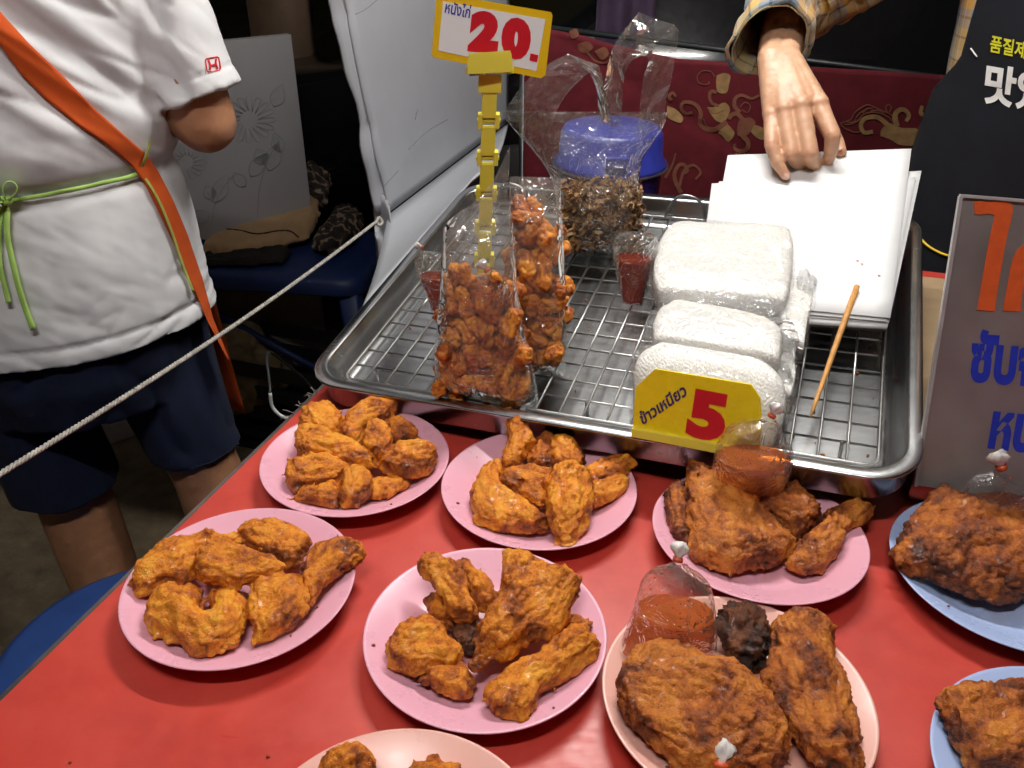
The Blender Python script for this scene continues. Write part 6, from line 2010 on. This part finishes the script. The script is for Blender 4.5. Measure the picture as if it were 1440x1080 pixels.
for j in range(50):
    d_ = unit(RNG.normal(size=3))
    if (d_ @ VF > .5 and d_[2] < .5) or d_[2] < -.5: continue
    hb.ball(VH + UP * .03 + d_ * np.array([.075, .075, .085]), .02, 1)
obj('hair', remesh(hb, .006, 2), M_HAIR, p2)

# plaid cloth with its own warp and weft coordinates
pm = NT('plaid_cotton')
uv = pm.n('UVMap'); sp_ = pm.n('SeparateXYZ'); pm.l(uv.outputs[0], sp_.inputs[0])
def stripes(out, per, stops):
    fr_ = pm.math('FRACT', pm.math('DIVIDE', out, per))
    q = pm.n('ValToRGB'); q.color_ramp.interpolation = 'CONSTANT'
    e = q.color_ramp.elements
    while len(e) < len(stops): e.new(.5)
    for el, (p, c) in zip(e, stops): el.position = p; el.color = (*c, 1)
    pm.l(fr_, q.inputs[0]); return q.outputs[0]
KH, OC, GB, NV, WH, CR = (.40, .31, .13), (.50, .25, .025), (.17, .21, .25), (.022, .026, .04), (.62, .58, .48), (.48, .40, .22)
st_ = [(0, KH), (.16, NV), (.19, KH), (.30, GB), (.42, NV), (.46, GB), (.55, OC), (.70, WH), (.715, OC), (.84, NV), (.87, CR)]
c1 = stripes(sp_.outputs[0], .105, st_); c2 = stripes(sp_.outputs[1], .105, st_)
tw = pm.n('TexChecker'); tw.inputs['Scale'].default_value = 900; pm.l(uv.outputs[0], tw.inputs['Vector'])
pm.set(Base_Color=pm.mix(0.5, c1, c2), Roughness=.85, Sheen_Weight=.15)
pm.bump(pm.noise(900, 2), .25, .0006)
def uvtube(name, R, parent, mat, uvs, thick=.0015):
    R = np.array(R); k_, n = R.shape[:2]
    v = R.reshape(-1, 3)
    f = [(i * n + j, i * n + (j + 1) % n, (i + 1) * n + (j + 1) % n, (i + 1) * n + j) for i in range(k_ - 1) for j in range(n)]
    me = mesh(name, v, f)
    ul = me.uv_layers.new(name='UVMap')
    dat = np.zeros((len(f) * 4, 2)); c = 0
    for i in range(k_ - 1):
        for j in range(n):
            for (a, b) in ((i, j), (i, j + 1), (i + 1, j + 1), (i + 1, j)):
                dat[c] = (uvs[0][b], uvs[1][a]); c += 1
    ul.data.foreach_set('uv', dat.ravel())
    o = obj(name, me, mat, parent)
    md = o.modifiers.new('thick', 'SOLIDIFY'); md.thickness = thick; md.offset = -1
    return o
# torso of the shirt
n = 56
zz = np.linspace(.62, 1.40, 40)
R = []
for z in zz:
    a = np.interp(z, [.62, .85, 1.0, 1.2, 1.33, 1.37, 1.40], [.195, .19, .18, .19, .185, .13, .07]); b = np.interp(z, [.62, .85, 1.0, 1.2, 1.33, 1.37, 1.40], [.15, .145, .13, .13, .11, .09, .07])
    r_ = oval(VC + UP * z, VS, VF, a, b, n)
    dd = .005 * fbm(r_ * [14, 14, 7], 3, 91)
    R.append(r_ + (r_ - VC - UP * z) * (dd / .18)[:, None])
uvtube('plaid_shirt', R, p2, pm.m, (np.linspace(0, 1.08, n + 1), zz))
# right sleeve, drawn as one tube from rolled cuff over the elbow to the shoulder
cuff = aty(1086, 58, 1.225)
path = spline([cuff, cuff * .5 + ELB * .5 + np.array([-.004, 0, .008]), ELB + np.array([.004, .01, -.004]), ELB * .5 + SHO * .5 + np.array([0, .01, -.02]), SHO], 64)
T, Nn, Bn = frames(path)
n = 48; a = np.linspace(0, 2 * math.pi, n, endpoint=False)
rad = np.interp(np.linspace(0, 1, 64), [0, .12, .35, .5, .75, 1], [.048, .047, .054, .070, .076, .080])
lft = unit(aty(1040, 58, 1.225) - cuff)
R = []
for i in range(64):
    ring = path[i] + rad[i] * (np.outer(np.cos(a), Nn[i]) + np.outer(np.sin(a), Bn[i]))
    sl = max(0, 1 - i / 14)
    w_ = (ring - path[i]) @ lft / rad[i]
    ring = ring - np.outer(np.maximum(w_, -.2) * .030 * sl, T[i])
    dd = .006 * fbm(ring * 20, 3, 95) - .007 * np.exp(-np.abs(pn(ring * [28, 28, 34], 96)) * 6) * smooth01(np.full(n, i / 63), .05, .2)
    R.append(ring + (ring - path[i]) * (dd / rad[i])[:, None])
R = np.array(R)
plen = np.r_[0, np.cumsum(np.linalg.norm(np.diff(path, axis=0), axis=1))]
uvtube('sleeve', R, p2, pm.m, (np.linspace(0, .34, n + 1), plen))
# turned back cuff
Rc = []
for s, g_ in ((0, 1.0), (.3, 1.10), (1.2, 1.13), (3.5, 1.12), (6.0, 1.10), (6.2, 1.04)):
    i0 = int(s); w_ = s - i0
    ring = R[i0] * (1 - w_) + R[min(i0 + 1, 63)] * w_
    c_ = ring.mean(0)
    wob = 1 + .05 * np.sin(a * 3 + s) + .03 * np.sin(a * 7)
    Rc.append(c_ + (ring - c_) * (g_ * wob)[:, None])
uvtube('cuff', Rc, p2, pm.m, (np.linspace(.03, .37, n + 1), np.array([.04, .045, .055, .075, .097, .10])), .002)
# left sleeve (out of the picture, the same cloth)
path = spline([sh2, e2 + UP * .02, e2 * .5 + w2 * .5], 24); T, Nn, Bn = frames(path)
R2 = [path[i] + np.interp(i, [0, 12, 23], [.078, .06, .052]) * (np.outer(np.cos(a), Nn[i]) + np.outer(np.sin(a), Bn[i])) for i in range(24)]
uvtube('sleeve', R2, p2, pm.m, (np.linspace(0, .34, n + 1), np.linspace(0, .4, 24)))

# apron bib and skirt
zs = np.linspace(.42, 1.36, 64)
def apv(s, t):
    z = .42 + (1.36 - .42) * t
    lim = np.interp(z, [.42, .80, .93, .985, 1.01, 1.04, 1.2, 1.36], [1.7, 1.65, 1.58, 1.48, 1.28, 1.10, 1.04, .95])
    th = (s * 2 - 1) * lim
    a_ = np.interp(z, [.42, .85, 1.0, 1.2, 1.36], [.215, .200, .190, .198, .165]); b_ = np.interp(z, [.42, .85, 1.0, 1.2, 1.36], [.175, .157, .142, .141, .118])
    p = VC + UP * z + VS * a_ * math.sin(th) + VF * b_ * math.cos(th)
    q_ = np.array([p * [9, 9, 4]])
    return p + (VF * math.cos(th) + VS * math.sin(th)) * (.005 + .006 * float(pn(q_, 97)[0]) * (1 if z < 1.25 else .4))
v, f = grid_sheet(apv, 44, 64, .002, VF)
apr = obj('apron', mesh('apron', v, f), M_APRON, p2)
bv2 = bvh_of([apr])
def onap(W3):
    out = []
    for p in W3:
        d_ = unit(p - CAM); h_ = bv2.ray_cast(Vector(CAM), Vector(d_))
        out.append(np.array(h_[0]) - d_ * .0016 if h_[0] is not None else p)
    return np.array(out)
M_KY = plain('yellow_letter_print', (.62, .60, .02), .6); M_KW = plain('white_letter_print', (.74, .74, .72), .6)
pf = lambda u, v_: aty(u, v_, 1.2)
px_text('lettering', '품질제', (1391, 73), (1441, 83), (1394, 49), pf, VF, M_KY, p2, .02, conform=onap)
px_text('lettering', '맛있', (1382, 145), (1470, 160), (1388, 88), pf, VF, M_KW, p2, .035, conform=onap)
k = MB(); P = [onap([aty(u, v_, 1.2)])[0] for u, v_ in resample(np.array([(1365.0, 68), (1374, 80)]), 5)]
k.tube(P, .0012, 6); k.build('thread', M_KW, p2)
k = MB(); P = [onap([aty(u, v_, 1.2)])[0] for u, v_ in spline([(1286, 322), (1295, 336), (1308, 348), (1328, 358), (1345, 361)], 20)]
k.tube(P, .0022, 6); k.build('yellow_piping', M_YBORD, p2)
# trousers
mb = MB()
v, f = rings([oval(VC + UP * z, VS, VF, a_, b_) for z, a_, b_ in ((.66, .17, .135), (.75, .178, .14), (.9, .165, .125))]); mb.add(v, f)
for s in (-1, 1):
    chain(mb, [VC + VS * s * .085 + UP * .72, VC + VS * s * .09 + UP * .44 + VF * .02, VC + VS * s * .09 + UP * .12], [.098, .075, .062], 2)
me = remesh(mb, .007, 4); P = co_of(me); N = no_of(me); set_co(me, P + N * (.006 * fbm(P * 14, 3, 99))[:, None])
obj('trousers', me, M_TROUS, p2)
for s in (-1, 1):
    an = VC + VS * s * .09 + VF * .05
    R = [rr_ring(an + UP * z, np.array([VS, VF, UP]), a_, b_, .035) for z, a_, b_ in ((.002, .046, .135), (.02, .047, .137), (.05, .042, .12), (.08, .035, .07))]
    v, f = rings(R); obj('shoe', mesh('s', v, f), M_BLACKPL, p2)
